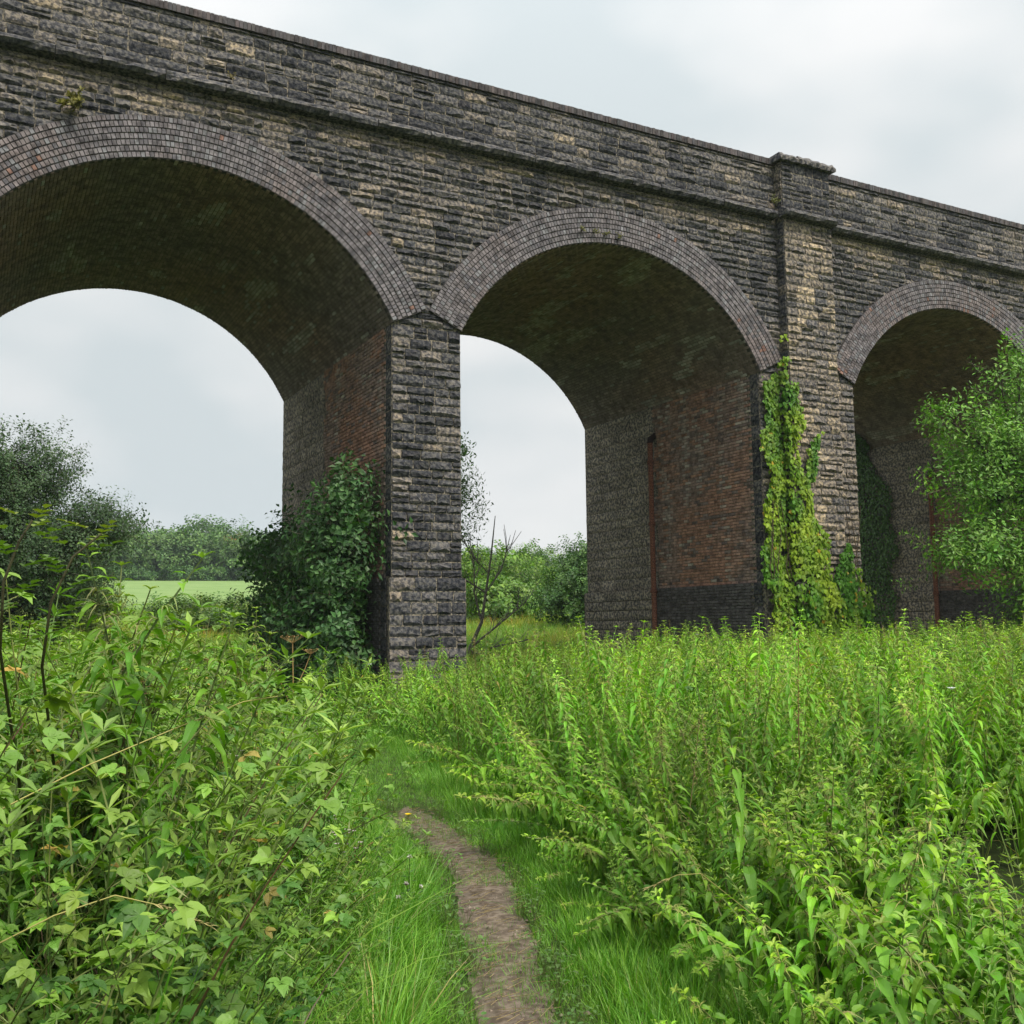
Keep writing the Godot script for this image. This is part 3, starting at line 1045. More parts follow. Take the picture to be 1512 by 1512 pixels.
func build_trees() -> void:
	make_sprays()
	# leafy sapling in front of the far arch
	grown("leafy_sapling", Vector3(22.3, 0, 3.0), "bright green leafy young tree in front of the smallest arch", "tree",
		[[Vector3(-3.0, 6.1, 0.3), Vector3(0.75, 0.28, 0.4)], [Vector3(-2.2, 5.5, 0.3), Vector3(0.8, 0.4, 0.5)], [Vector3(-1.0, 7.2, 0.2), Vector3(0.35, 0.8, 0.4)], [Vector3(-0.2, 7.6, 0.2), Vector3(0.35, 0.7, 0.4)], [Vector3(-3.1, 4.6, 0.4), Vector3(0.6, 0.3, 0.4)], [Vector3(-3.2, 3.0, 0.5), Vector3(0.7, 0.25, 0.4)], [Vector3(-0.5, 6.0, 0.2), Vector3(0.8, 1.0, 0.8)], [Vector3(-1.5, 5.4, 0.3), Vector3(0.9, 0.8, 0.9)], [Vector3(-1.9, 4.4, 0.4), Vector3(1.1, 0.6, 0.8)], [Vector3(-0.3, 5.0, 0.0), Vector3(1.5, 1.2, 1.2)], [Vector3(1.5, 6.0, 0.2), Vector3(1.5, 1.8, 1.4)],
		[Vector3(-2.3, 3.0, 0.5), Vector3(1.5, 0.6, 1.0)], [Vector3(-0.2, 3.0, 0.4), Vector3(1.6, 1.2, 1.2)], [Vector3(1.6, 3.8, 0.2), Vector3(1.6, 1.8, 1.4)], [Vector3(0.2, 1.6, 0.6), Vector3(1.4, 1.1, 1.2)], [Vector3(2.2, 1.6, 0.3), Vector3(1.5, 1.4, 1.3)]],
		S.near, 4200, 0.46, cl(1.02, 1.05, 0.88), 0.1, 6.0, "", 0.0, 0.5)
	# shrub climbing against the first pier
	grown("elder_shrub", Vector3(6.4, 0, -3.0), "dark green elder shrub grown up against the brick side of the pier", "shrub",
		[[Vector3(0.4, 4.1, 2.1), Vector3(0.5, 0.8, 0.7)], [Vector3(0.2, 3.3, 1.6), Vector3(0.8, 0.9, 1.2)], [Vector3(0.1, 2.6, 2.2), Vector3(0.7, 0.9, 0.8)], [Vector3(0.4, 2.9, -0.6), Vector3(0.75, 1.0, 1.5)], [Vector3(0.6, 3.1, -2.6), Vector3(0.7, 0.9, 1.3)], [Vector3(0.3, 3.5, -4.2), Vector3(0.6, 0.4, 0.8)],
		[Vector3(0.4, 2.2, -3.8), Vector3(0.7, 0.5, 0.9)], [Vector3(0.0, 1.5, 1.8), Vector3(0.9, 1.2, 1.1)], [Vector3(0.35, 1.4, 0.0), Vector3(0.85, 1.3, 1.7)], [Vector3(0.5, 1.2, -2.4), Vector3(0.8, 1.1, 1.4)], [Vector3(0.0, 0.8, 2.4), Vector3(0.8, 0.8, 0.8)]],
		S.elder, 3000, 0.4, cl(1, 1, 1), 0.09, 3.6, "", 0.15, 0.3)
	# big dark tree seen through the first arch, and a yellower bush at its foot
	var y1 := land(1.5, -19.0)
	grown("dark_tree", Vector3(0.6, y1, -19.0), "large dark green tree seen through the widest arch", "tree",
		[[Vector3(1.4, 6.0, 0), Vector3(1.1, 1.2, 1.2)], [Vector3(-0.6, 6.2, 0), Vector3(1.7, 1.3, 1.6)], [Vector3(0.3, 4.8, 0), Vector3(2.4, 1.4, 2.0)], [Vector3(3.2, 4.2, 0), Vector3(1.4, 0.9, 1.6)], [Vector3(1.0, 3.2, 0.3), Vector3(2.6, 1.5, 2.2)], [Vector3(-2.6, 4.5, 0), Vector3(2.2, 2.2, 2.2)], [Vector3(2.2, 1.9, 0.5), Vector3(1.6, 1.5, 1.6)], [Vector3(-0.5, 1.5, 0.5), Vector3(2.6, 1.6, 2.0)]],
		S.dark, 11000, 0.5, cl(0.85, 0.85, 0.9), 0.2, 6.4, "", 0.0, 0.4)
	grown("conifer_bush", Vector3(3.9, land(3.9, -18.0), -18.0), "small olive green conifer bush at the foot of the dark tree", "bush",
		[[Vector3(0, 0.8, 0), Vector3(0.8, 0.9, 0.8)], [Vector3(0.1, 1.6, 0), Vector3(0.6, 0.9, 0.6)], [Vector3(-0.7, 1.2, 0.2), Vector3(0.7, 0.9, 0.7)]],
		S.dark, 1200, 0.3, cl(2.0, 1.7, 0.9), 0.07, 1.8)
	# tree half hidden behind the first pier
	grown("ash_tree", Vector3(13.2, land(13.2, -12.0), -12.0), "slender tree with drooping leaves half hidden behind the narrow pier", "tree",
		[[Vector3(0.3, 7.0, 0), Vector3(0.9, 0.8, 1.0)], [Vector3(0.2, 6.0, 0), Vector3(1.3, 0.9, 1.2)], [Vector3(0.3, 5.0, 0), Vector3(1.4, 0.9, 1.2)], [Vector3(0.1, 3.8, 0), Vector3(1.1, 0.9, 1.1)], [Vector3(-1.2, 6.0, 0), Vector3(1.5, 1.6, 1.4)]],
		S.ash, 1500, 0.5, cl(1, 1, 1), 0.14, 7.2, "", 0.5, 0.1)
	# round dense tree beside the far half of the second pier
	grown("round_tree", Vector3(24.6, land(24.6, -20.5), -20.5), "round dense mid green tree beyond the second arch", "tree",
		[[Vector3(-0.4, 1.5, 0), Vector3(1.9, 1.5, 1.8)], [Vector3(-1.2, 0.9, 0.2), Vector3(1.3, 1.0, 1.2)], [Vector3(0.0, 2.6, 0), Vector3(1.7, 1.1, 1.5)], [Vector3(1.2, 3.0, 0), Vector3(1.6, 1.3, 1.5)], [Vector3(1.0, 1.4, 0), Vector3(1.7, 1.5, 1.6)]],
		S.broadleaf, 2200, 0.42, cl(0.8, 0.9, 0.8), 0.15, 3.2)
	ivy_curtain()
	dead_tree(Vector3(13.6, land(13.6, -9.9), -9.9))
	# trees along the top of the far field
	var kinds := [["broad mid green tree in the row behind the pale field", cl(1, 1, 1)], ["tall rounded dark green tree rising above the row behind the field", cl(0.8, 0.85, 0.85)], ["reddish brown leafed tree in the row behind the pale field", cl(1.9, 0.75, 0.9)]]
	var row := [[160, 175, 9.5, 12, 0], [205, 178, 11.0, 13, 0], [245, 180, 9.8, 12, 0], [285, 176, 10.2, 12, 0], [298, 190, 14.0, 15, 1], [330, 178, 9.0, 11, 0], [352, 182, 9.0, 8, 2], [378, 172, 9.0, 13, 0], [415, 178, 9.0, 13, 0], [120, 178, 10.0, 13, 0]]
	for q in row:
		var at := far_spot(q[0], q[1])
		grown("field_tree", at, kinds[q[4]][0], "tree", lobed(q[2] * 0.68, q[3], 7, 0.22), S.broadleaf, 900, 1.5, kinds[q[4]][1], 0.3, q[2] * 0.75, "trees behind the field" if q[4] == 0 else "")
	# hedge at the foot of those trees
	var lobes := []
	var h0 := far_spot(280, 168)
	for k in 16:
		var p := far_spot(90 + k * 24, 168)
		lobes.append([p - h0 + Vector3(0, 0.7, 0), Vector3(2.4, 1.1 + rnd(-0.3, 0.4), 1.2)])
	var hedge := base("field_hedge", h0)
	tag(hedge, "low dark hedge along the top edge of the pale field", "hedge")
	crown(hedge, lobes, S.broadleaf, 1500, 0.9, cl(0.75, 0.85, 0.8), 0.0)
	# far hill seen through the second arch: bushes and small trees
	for q in [[700, 430, 6.0, 7.0], [724, 430, 7.5, 9.0], [778, 430, 6.0, 8.0], [750, 435, 4.0, 7.0], [800, 420, 5, 9], [850, 410, 5, 10]]:
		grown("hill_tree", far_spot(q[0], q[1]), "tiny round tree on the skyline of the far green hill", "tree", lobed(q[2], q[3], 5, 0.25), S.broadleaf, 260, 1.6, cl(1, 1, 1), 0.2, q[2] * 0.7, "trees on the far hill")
	for q in [[695, 62, 4.2, 5.5], [720, 75, 3.6, 5.0], [745, 70, 3.2, 4.5], [770, 85, 3.8, 6.0], [795, 95, 4.4, 6.0], [730, 52, 1.8, 3.0], [770, 54, 1.5, 3.0]]:
		var warm := rnd(0.9, 1.5)
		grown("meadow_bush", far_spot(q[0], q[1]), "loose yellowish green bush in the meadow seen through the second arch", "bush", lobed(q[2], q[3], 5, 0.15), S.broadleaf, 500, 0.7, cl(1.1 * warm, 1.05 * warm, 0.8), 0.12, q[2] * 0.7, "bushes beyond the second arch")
	for q in [[300, 56, 0.5, 3.5], [335, 54, 0.5, 3.5], [370, 54, 0.55, 3.5], [265, 56, 0.45, 3.0], [400, 54, 0.55, 3.5], [350, 46, 0.5, 2.6], [290, 44, 0.45, 2.6], [388, 42, 1.1, 1.4]]:
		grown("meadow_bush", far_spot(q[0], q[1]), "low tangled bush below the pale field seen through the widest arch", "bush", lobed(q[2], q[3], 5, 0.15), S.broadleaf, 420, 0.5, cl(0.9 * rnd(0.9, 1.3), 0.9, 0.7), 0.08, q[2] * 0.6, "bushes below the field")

# the spot on the land that stands at this angle across the picture and this far off
func far_spot(px: float, dist: float) -> Vector3:
	var d := view.basis * Vector3((px - 756.0) / focal, 0, -1)
	var f := Vector2(d.x, d.z).normalized() * dist
	var x := CAM.x + f.x
	var z := CAM.z + f.y
	return Vector3(x, land(x, z) - 0.05, z)

func dead_tree(at: Vector3) -> void:
	var o := base("dead_tree", at)
	tag(o, "bare dead tree with grey forked branches beside the narrow pier", "tree")
	var bark := cl(0.34, 0.31, 0.27)
	var s := Shape.new()
	tube(s, [Vector3(0, -0.3, 0), Vector3(0.1, 0.5, 0), Vector3(0.45, 1.3, 0.1), Vector3(0.6, 2.2, 0.1), Vector3(0.85, 3.4, 0), Vector3(0.95, 4.6, 0.1)], [0.075, 0.07, 0.055, 0.042, 0.03, 0.012], 6, bark)
	put("trunk", s.done(true), M.bark, o)
	var arms := [[Vector3(0.1, 0.5, 0), Vector3(0.9, 1.15, 0.2), Vector3(1.9, 1.9, 0.3), 0.05], [Vector3(0.05, 0.3, 0), Vector3(0.8, 0.55, 0.4), Vector3(2.0, 0.75, 0.5), 0.045], [Vector3(0.45, 1.3, 0.1), Vector3(0.2, 2.2, 0.1), Vector3(0.25, 3.4, 0), 0.04],
		[Vector3(0.6, 2.2, 0.1), Vector3(-0.3, 2.7, 0.1), Vector3(-0.9, 3.0, 0), 0.035], [Vector3(0.6, 2.2, 0.1), Vector3(1.2, 2.9, 0), Vector3(1.45, 3.9, 0.1), 0.03], [Vector3(0.1, 0.4, 0), Vector3(0.7, 0.2, 0.6), Vector3(1.2, -0.25, 0.9), 0.04], [Vector3(0.7, 2.8, 0.1), Vector3(0.1, 3.3, 0.2), Vector3(-0.35, 4.2, 0.1), 0.022]]
	for a in arms:
		var b := Shape.new()
		tube(b, [a[0], a[1], a[2]], [a[3] * 0.9, a[3] * 0.65, 0.012], 5, bark)
		for k in 13:
			var t := rnd(0.25, 0.98)
			var p: Vector3 = along([a[0], a[1], a[2]], t)
			var d: Vector3 = ((a[2] - a[0]).normalized() + Vector3(rnd(-0.9, 0.9), rnd(-0.1, 1.1), rnd(-0.5, 0.5))).normalized()
			var l := rnd(0.3, 0.9)
			var e: Vector3 = p + d * l * 0.5
			var f: Vector3 = e + (d + Vector3(rnd(-0.3, 0.3), 0.35, 0)).normalized() * l * 0.5
			tube(b, [p, e, f], [0.015, 0.012, 0.008], 3, bark)
		put("branch", b.done(true), M.bark, o)

# ------------------------------------------------------------------ ivy on the pilaster

func ivy_sheet(called: String, label: String, polys: Array, count: int, young: float) -> void:
	var o := base(called, Vector3(polys[0][0].x, 1.0, 0.3))
	tag(o, label, "ivy")
	var shift := -o.position
	var s := Shape.new()
	var stems := Shape.new()
	for poly in polys:
		var pv := PackedVector2Array(poly)
		var lo := Vector2(1e9, 1e9)
		var hi := -lo
		for p in pv:
			lo = lo.min(p); hi = hi.max(p)
		var area := 0.0
		for k in pv.size():
			area += pv[k].x * pv[(k + 1) % pv.size()].y - pv[(k + 1) % pv.size()].x * pv[k].y
		var n := int(count * absf(area) * 0.5)
		var made := 0
		while made < n:
			var p := Vector2(rnd(lo.x, hi.x), rnd(lo.y, hi.y)) 
			var q := p + Vector2(noise(p.y * 40.0, 5.0), noise(p.x * 40.0, 15.0)) * 0.3
			if not Geometry2D.is_point_in_polygon(q, pv): continue
			made += 1
			if noise(p.x * 45.0, p.y * 45.0, 70.0) < -0.4: continue
			var wall := 0.34 if p.x > 17.5 and p.x < 19.13 else (0.1 if p.x < 17.3 else 0.1 + 0.26 * rng.randf())
			if p.y < PLINTH: wall += 0.1
			var thick := maxf(0.0, 0.06 + 0.16 * noise(p.x * 22.0, p.y * 22.0, 90.0)) + 0.16 * smoothstep(4.5, 1.5, p.y)
			var z := wall + thick * pow(rng.randf(), 0.5)
			var f := noise(p.x * 30.0, p.y * 18.0, 40.0)
			var col := cl(0.08, 0.22, 0.018).lerp(cl(0.34, 0.46, 0.03), clampf(young + f * 1.1 + rnd(-0.15, 0.15), 0, 1))
			if rng.randf() < 0.012: col = cl(0.42, 0.3, 0.03)
			var d := Vector3(rnd(-0.7, 0.7), -1, rnd(0.0, 0.5))
			leaflet(s, Vector3(p.x, p.y, z) + shift, d, Vector3(rnd(-0.5, 0.5), rnd(0.1, 0.8), 1), rnd(0.08, 0.15), rnd(0.075, 0.14), 0.12, col * rnd(0.65, 1.25))
	var cx: float = polys[0][0].x
	for k in 5:
		var pts := []
		var r := []
		for j in 7:
			pts.append(Vector3(cx + 0.15 * k + noise(j * 20.0, k * 50.0) * 0.5, -0.3 + j * 0.8, 0.4 - j * 0.03) + shift)
			r.append(0.02 - j * 0.002)
		tube(stems, pts, r, 5, cl(0.12, 0.09, 0.06))
	put("leaves", s.done(), M.herb, o)
	put("stems", stems.done(), M.bark, o)

func ivy_curtain() -> void:
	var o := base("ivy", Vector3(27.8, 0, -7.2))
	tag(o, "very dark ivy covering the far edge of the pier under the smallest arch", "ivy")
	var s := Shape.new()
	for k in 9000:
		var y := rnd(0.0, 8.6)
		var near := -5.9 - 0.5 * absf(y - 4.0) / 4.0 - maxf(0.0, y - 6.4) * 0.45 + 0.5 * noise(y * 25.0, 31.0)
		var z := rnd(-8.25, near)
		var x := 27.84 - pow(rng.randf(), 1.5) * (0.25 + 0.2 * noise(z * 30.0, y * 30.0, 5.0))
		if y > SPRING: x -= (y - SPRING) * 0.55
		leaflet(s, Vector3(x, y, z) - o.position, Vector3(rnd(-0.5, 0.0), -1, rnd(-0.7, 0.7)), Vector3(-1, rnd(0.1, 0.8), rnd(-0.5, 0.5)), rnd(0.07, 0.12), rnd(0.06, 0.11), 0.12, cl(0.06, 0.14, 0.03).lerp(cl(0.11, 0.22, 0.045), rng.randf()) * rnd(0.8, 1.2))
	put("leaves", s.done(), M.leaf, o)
	var st := Shape.new()
	for k in 4:
		tube(st, [Vector3(0.02, -0.3, k * 0.3 - 0.5), Vector3(0.0, 3.0, k * 0.25 - 0.6), Vector3(0.0, 7.0, k * 0.2 - 0.6)], [0.04, 0.03, 0.01], 5, cl(0.1, 0.08, 0.06))
	put("stems", st.done(true), M.bark, o)

# ------------------------------------------------------------------ ground, path, field

func build_ground() -> void:
	var s := Shape.new()
	var radii := [0.0]
	var r := 0.6
	while r < 1600.0:
		radii.append(r)
		r *= 1.11
	var n := 144
	for k in radii.size():
		for a in n:
			var t := TAU * a / n
			var x: float = CAM.x + cos(t) * radii[k]
			var z: float = CAM.z + sin(t) * radii[k]
			var f := noise(x * 0.8, z * 0.8, 200.0)
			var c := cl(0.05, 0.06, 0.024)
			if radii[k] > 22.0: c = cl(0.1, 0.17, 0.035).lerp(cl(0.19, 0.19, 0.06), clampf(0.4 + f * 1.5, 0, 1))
			if radii[k] > 220.0: c = cl(0.07, 0.2, 0.055)
			s.add(Vector3(x, land(x, z), z), c)
	for k in radii.size() - 1:
		for a in n:
			var b := (a + 1) % n
			s.quad(k * n + a, k * n + b, (k + 1) * n + b, (k + 1) * n + a)
	tag(put("ground", s.done(true), M.ground), "rough ground under the plants rolling up to far hills", "ground", "", "structure")
	# the pale crop field on the rise
	var fs := Shape.new()
	var m := 40
	for j in 21:
		for i in m + 1:
			var p := far_spot(lerpf(60.0, 520.0, float(i) / m), lerpf(64.0, 166.0, j / 20.0))
			fs.add(Vector3(p.x, land(p.x, p.z) + 0.12, p.z), cl(0.19, 0.27, 0.095))
	for j in 20:
		for i in m:
			var a := j * (m + 1) + i
			fs.quad(a, a + m + 1, a + m + 2, a + 1)
	tag(put("crop_field", fs.done(true), M.field), "pale green crop field sloping up behind the widest arch", "field", "", "structure")
	# bare trodden earth
	var ps := Shape.new()
	var rows := 90
	for j in rows + 1:
		var z := lerpf(19.2, 10.0, float(j) / rows)
		var cx := path_x(z)
		var half := 0.222 + 0.05 * noise(z * 30.0, 3.0) + 0.03 * smoothstep(15.0, 12.0, z)
		half *= smoothstep(9.95, 10.7, z) * 0.85 + 0.15
		for i in 9:
			var t := i / 8.0 * 2.0 - 1.0
			var x := cx + t * (half + 0.05 * noise(z * 70.0, t * 60.0, 8.0)) + 0.05 * noise(z * 25.0, 60.0)
			ps.add(Vector3(x, land(x, z) + 0.014 - 0.03 * t * t * t * t + 0.014 * noise(x * 150.0, z * 150.0), z), cl(0.178, 0.145, 0.116) * rnd(0.7, 1.15))
	for j in rows:
		for i in 8:
			var a := j * 9 + i
			ps.quad(a, a + 9, a + 10, a + 1)
	tag(put("path", ps.done(true), M.soil), "narrow trodden path of bare brown earth", "path", "", "structure")

func build_path_bits() -> void:
	var st := Shape.new()
	for k in 420:
		var z := rnd(10.2, 17.0)
		var x := path_x(z) + rng.randfn() * 0.13
		var a := rnd(-0.7, 0.7)
		var l := rnd(0.03, 0.14)
		var d := Vector3(cos(a), 0, sin(a)) * l * 0.5
		var y := land(x, z) + 0.03
		tube(st, [Vector3(x, y, z) - d, Vector3(x, y + rnd(0.002, 0.012), z) + d], [0.0018, 0.0012], 3, cl(0.42, 0.33, 0.16).lerp(cl(0.2, 0.15, 0.09), rng.randf()))
	var cl_ := Shape.new()
	for k in 900:
		var z := rnd(10.2, 17.5)
		var x := path_x(z) + rng.randfn() * 0.14
		var r := rnd(0.004, 0.014)
		var y := land(x, z) + 0.012
		var cc := cl(0.2, 0.165, 0.14) * rnd(0.6, 1.5)
		var q := cl_.size()
		for e in [Vector3(-r, 0, -r), Vector3(r * 1.2, 0, -r * 0.8), Vector3(r, 0, r), Vector3(-r * 0.9, 0, r * 1.1)]: cl_.add(Vector3(x, y - 0.004, z) + e * rnd(0.7, 1.2), cc)
		cl_.add(Vector3(x + rnd(-0.3, 0.3) * r, y + r * rnd(0.5, 1.0), z), cc)
		for e in 4: cl_.tri(q + e, q + (e + 1) % 4, q + 4)
	tag(put("clods", cl_.done(), M.soil), "small clods and grit on the bare earth path", "clods", "", "stuff")
	tag(put("straw", st.done(), M.straw), "dry straw scattered on the earth path", "straw", "", "stuff")
	var fl := base("yellow_flower", Vector3(3.37, land(3.37, 10.55) + 0.02, 10.55))
	tag(fl, "single yellow flower lying on the bare earth path", "flower")
	var p := Shape.new()
	for k in 14:
		var a := TAU * k / 14
		leaflet(p, Vector3(0, 0.02, 0), Vector3(cos(a), 0.45, sin(a)), Vector3.UP, 0.035, 0.016, 0.1, cl(0.8, 0.55, 0.01))
	put("petals", p.done(), M.petal, fl)
	var c := Shape.new()
	tube(c, [Vector3(0, -0.02, 0), Vector3(0, 0.022, 0)], [0.004, 0.008], 6, cl(0.2, 0.2, 0.05))
	put("stalk", c.done(), M.herb, fl)

# ------------------------------------------------------------------ plant cover

func scatter(parent: Node3D, called: String, shapes: Array, mat: Material, spots: Array) -> void:
	var where := []
	var tints := []
	for k in shapes.size():
		where.append([]); tints.append(PackedColorArray())
	for q in spots:
		var w := rng.randi() % shapes.size()
		where[w].append(q[0]); tints[w].append(q[1])
	for w in shapes.size():
		if where[w].size(): put_many(called, shapes[w], mat, where[w], tints[w], parent)

func stand(x: float, z: float, size: float, lean_x: float, lean_z: float) -> Transform3D:
	var up := Vector3(lean_x, 1, lean_z).normalized()
	var side := up.cross(Vector3(0.2, 0, 1)).normalized()
	var b := Basis(side, up, side.cross(up)).rotated(up, rnd(0, TAU))
	return Transform3D(b.scaled(Vector3(size, size, size)), Vector3(x, land(x, z) - 0.02, z))

func tinted(lo: float, hi: float, warm: float) -> Color:
	var f := rnd(lo, hi)
	return Color(f * (1.0 + warm * rnd(-0.5, 1.0)), f, f * rnd(0.85, 1.1))

# how tall the growth stands right of the path, by distance from the camera and from the path
func tall_right(x: float, z: float) -> float:
	var d := Vector2(x - CAM.x, z - CAM.z).length()
	var away := x - path_x(z)
	var h := 0.72 + 0.1 * smoothstep(3.0, 5.0, d)
	h -= 0.48 * smoothstep(4.9, 5.6, d) * smoothstep(7.4, 6.4, d) * smoothstep(1.6, 3.0, away)
	h += 0.62 * smoothstep(5.4, 8.0, d)
	h -= 0.42 * smoothstep(7.5, 4.0, z) * smoothstep(12.0, 9.0, x)
	h += 0.12 * noise(x * 16.0, z * 16.0)
	return h * smoothstep(0.45, 1.3, away) + 0.2

func tall_left(x: float, z: float) -> float:
	var d := Vector2(x - CAM.x, z - CAM.z).length()
	var away := path_x(z) - x
	var h := 0.76 + 0.86 * smoothstep(2.3, 7.0, d) + 0.74 * smoothstep(1.0, 0.35, x) * smoothstep(2.3, 2.9, d) * smoothstep(6.5, 4.0, d)
	h += 0.14 * noise(x * 18.0, z * 18.0, 33.0)
	return h * smoothstep(0.4, 1.25, away - 0.75 * smoothstep(13.0, 9.5, z)) + 0.12

func build_plants() -> void:
	var nettles := []
	for k in 7: nettles.append(nettle_shape(1.3, rnd(0.0, 0.2), rnd(-0.5, 0.7), 1.0, 0.08, 0.043, 0.36))
	var young := []
	for k in 6: young.append(nettle_shape(0.8, rnd(0.0, 0.35), rnd(-0.4, 0.9), 0.6, 0.098, 0.045, 0.46))
	var lodged := []
	for k in 5: lodged.append(nettle_shape(1.1, rnd(0.5, 0.9), rnd(0.7, 1.2), 1.0, 0.1, 0.052, 0.4))
	var canes := []
	for k in 7: canes.append(bramble_shape(1.0, rnd(0.05, 0.4), rnd(0.4, 1.2), 0.046))
	var tall_canes := []
	for k in 7: tall_canes.append(bramble_shape(1.5, rnd(0.05, 0.35), rnd(0.3, 1.2), 0.046))
	var broad := []
	for k in 5: broad.append(broad_shape(8, 0.07, 0.4))
	var dock_shapes := []
	for k in 3: dock_shapes.append(dock_shape())
	var fine := []
	for k in 5: fine.append(fine_shape(0.8, rnd(0.0, 0.4)))
	var short_grass := []
	for k in 6: short_grass.append(tuft_shape(24, 0.19, 0.0058, 0.055, 0.55, 0.02))
	var long_grass := []
	for k in 5: long_grass.append(tuft_shape(34, 0.5, 0.006, 0.07, 0.75, 0.05))

	# --- right: the nettle bed
	var spots := []
	var low := []
	var shorts := []
	var bram := []
	var docks := []
	var herbs := []
	var wisps := []
	var far := []
	var z := 17.6
	while z > -1.2:
		var dist := CAM.z - z
		var step := clampf(0.12 + dist * 0.012, 0.155, 0.34)
		var x := path_x(z) + 0.55
		var limit := dist * tan(0.4861 + 0.47) + 1.2
		while x < limit:
			var px := x + rnd(-0.5, 0.5) * step
			var pz := z + rnd(-0.5, 0.5) * step
			x += step
			var away := px - path_x(pz)
			if away < 0.72 + 0.3 * noise(pz * 25.0, 77.0): continue
			if pz < 0.3 and (px < 9.2 or (px > 16.4 and px < 20.3)): continue
			if Vector2(px, pz - CAM.z).length() < 1.7: continue
			var h := tall_right(px, pz) * rnd(0.72, 1.02)
			var edge := smoothstep(1.4, 0.8, away) * 0.7
			# hollows where the growth is thin and low
			var hollow := noise(px * 14.0, pz * 14.0, 500.0)
			if hollow < -0.12 and dist < 12.0 and rng.randf() < 0.8: continue
			if Vector2((px - 5.0) / 1.1, (pz - 15.05) / 0.55).length() < 1.0 or Vector2((px - 4.3) / 0.55, (pz - 14.6) / 0.4).length() < 1.0:
				if rng.randf() < 0.3: bram.append([stand(px, pz, rnd(0.25, 0.45), rnd(-0.3, 0.3), rnd(-0.3, 0.3)), tinted(0.7, 1.0, 0.1)])
				continue
			if noise(px * 11.0, pz * 11.0, 950.0) > 0.2 and dist > 5.0 and rng.randf() < 0.5: bram.append([stand(px, pz, h * rnd(0.5, 0.66), rnd(-0.2, 0.2), rnd(-0.2, 0.2)), tinted(0.75, 1.1, 0.1)])
			if rng.randf() < 0.02: docks.append([stand(px, pz, h * rnd(0.72, 0.9), rnd(-0.1, 0.1), rnd(-0.1, 0.1)), tinted(0.8, 1.2, 0.1)])
			var flush := 0.95 + 0.9 * noise(px * 9.0, pz * 9.0, 600.0)
			var how := stand(px, pz, h / 1.3 * rnd(0.85, 1.08), rng.randfn() * 0.17 - edge * 0.5, rng.randfn() * 0.17 + edge * 0.15)
			if h < 0.98: shorts.append([how.scaled_local(Vector3.ONE * 1.3 / 0.8), tinted(0.95 * flush, 1.6 * flush, 0.2)])
			else: spots.append([how, tinted(0.95 * flush, 1.6 * flush, 0.2)])
			if away < 1.7 and rng.randf() < 0.75 or (dist < 7.0 and rng.randf() < 0.35):
				low.append([stand(px, pz, h * rnd(0.75, 1.0), rnd(-0.5, 0.2), rnd(-0.3, 0.3)), tinted(0.95, 1.4, 0.2)])
			if rng.randf() < 0.6: herbs.append([stand(px, pz, h * rnd(0.7, 1.25), rnd(-0.2, 0.2), rnd(-0.2, 0.2)), tinted(0.9, 1.3, 0.2)])
			if rng.randf() < 0.12: wisps.append([stand(px, pz, h * rnd(1.0, 1.5), rnd(-0.2, 0.2), rnd(-0.2, 0.2)), tinted(0.8, 1.2, 0.3)])
		z -= step
	var bed := base("nettle_bed", Vector3.ZERO)
	tag(bed, "dense bed of tall light green nettles filling the ground beside the path", "nettles", "", "stuff")
	scatter(bed, "nettles", nettles, M.herb, spots)
	scatter(bed, "brambles", tall_canes, M.leaf, bram)
	scatter(bed, "seeding_docks", dock_shapes, M.straw, docks)
	scatter(bed, "young_nettles", young, M.herb, shorts)
	scatter(bed, "lodged_nettles", lodged, M.herb, low)
	scatter(bed, "bedstraw", fine, M.herb, herbs)
	scatter(bed, "grass", long_grass, M.blade, wisps)

	# --- left: brambles and mixed herbs on a bank
	var cane_spots := []
	var tall_spots := []
	var broad_spots := []
	var fine_spots := []
	var nettle_spots := []
	var grass_spots := []
	z = 17.3
	while z > -0.6:
		var dist := CAM.z - z
		var step := clampf(0.07 + dist * 0.01, 0.095, 0.22)
		var x := path_x(z) - 0.42
		var limit := minf(-0.5, dist * 0.016 - 1.6)
		while x > limit:
			var px := x + rnd(-0.5, 0.5) * step
			var pz := z + rnd(-0.5, 0.5) * step
			x -= step
			var away := path_x(pz) - px
			if away < 0.48 + 0.6 * smoothstep(13.0, 9.5, pz) + 0.3 * noise(pz * 25.0, 177.0): continue
			if Vector2(px, pz - CAM.z).length() < 1.75: continue
			var h := tall_left(px, pz)
			var patch := noise(px * 22.0, pz * 22.0, 300.0)
			var hollow := noise(px * 20.0, pz * 20.0, 700.0)
			if hollow < -0.14 and rng.randf() < 0.85: continue
			if patch < 0.2 and Vector2(px, pz - CAM.z).length() > 2.3: (cane_spots if h < 1.15 else tall_spots).append([stand(px, pz, (h if h < 1.15 else h / 1.5) * rnd(0.72, 1.0), rnd(-0.2, 0.22) - 0.2 * smoothstep(1.5, 0.8, away), rnd(-0.2, 0.22)), tinted(0.75, 1.25, 0.2)])
			if rng.randf() < (0.6 if patch > 0.05 else 0.16): fine_spots.append([stand(px, pz, h * rnd(0.85, 1.3), rnd(-0.2, 0.3), rnd(-0.2, 0.2)), tinted(0.85, 1.3, 0.2)])
			if rng.randf() < (0.15 if patch > 0.18 else 0.01): nettle_spots.append([stand(px, pz, h / 1.3 * rnd(0.85, 1.1), rnd(-0.15, 0.25), rnd(-0.2, 0.2)), tinted(0.75, 1.15, 0.15)])
			if dist < 5.5 and dist > 2.3 and rng.randf() < 0.35: broad_spots.append([stand(px, pz, h * rnd(0.8, 1.2), rnd(-0.2, 0.2), rnd(-0.2, 0.2)), tinted(0.8, 1.2, 0.15)])
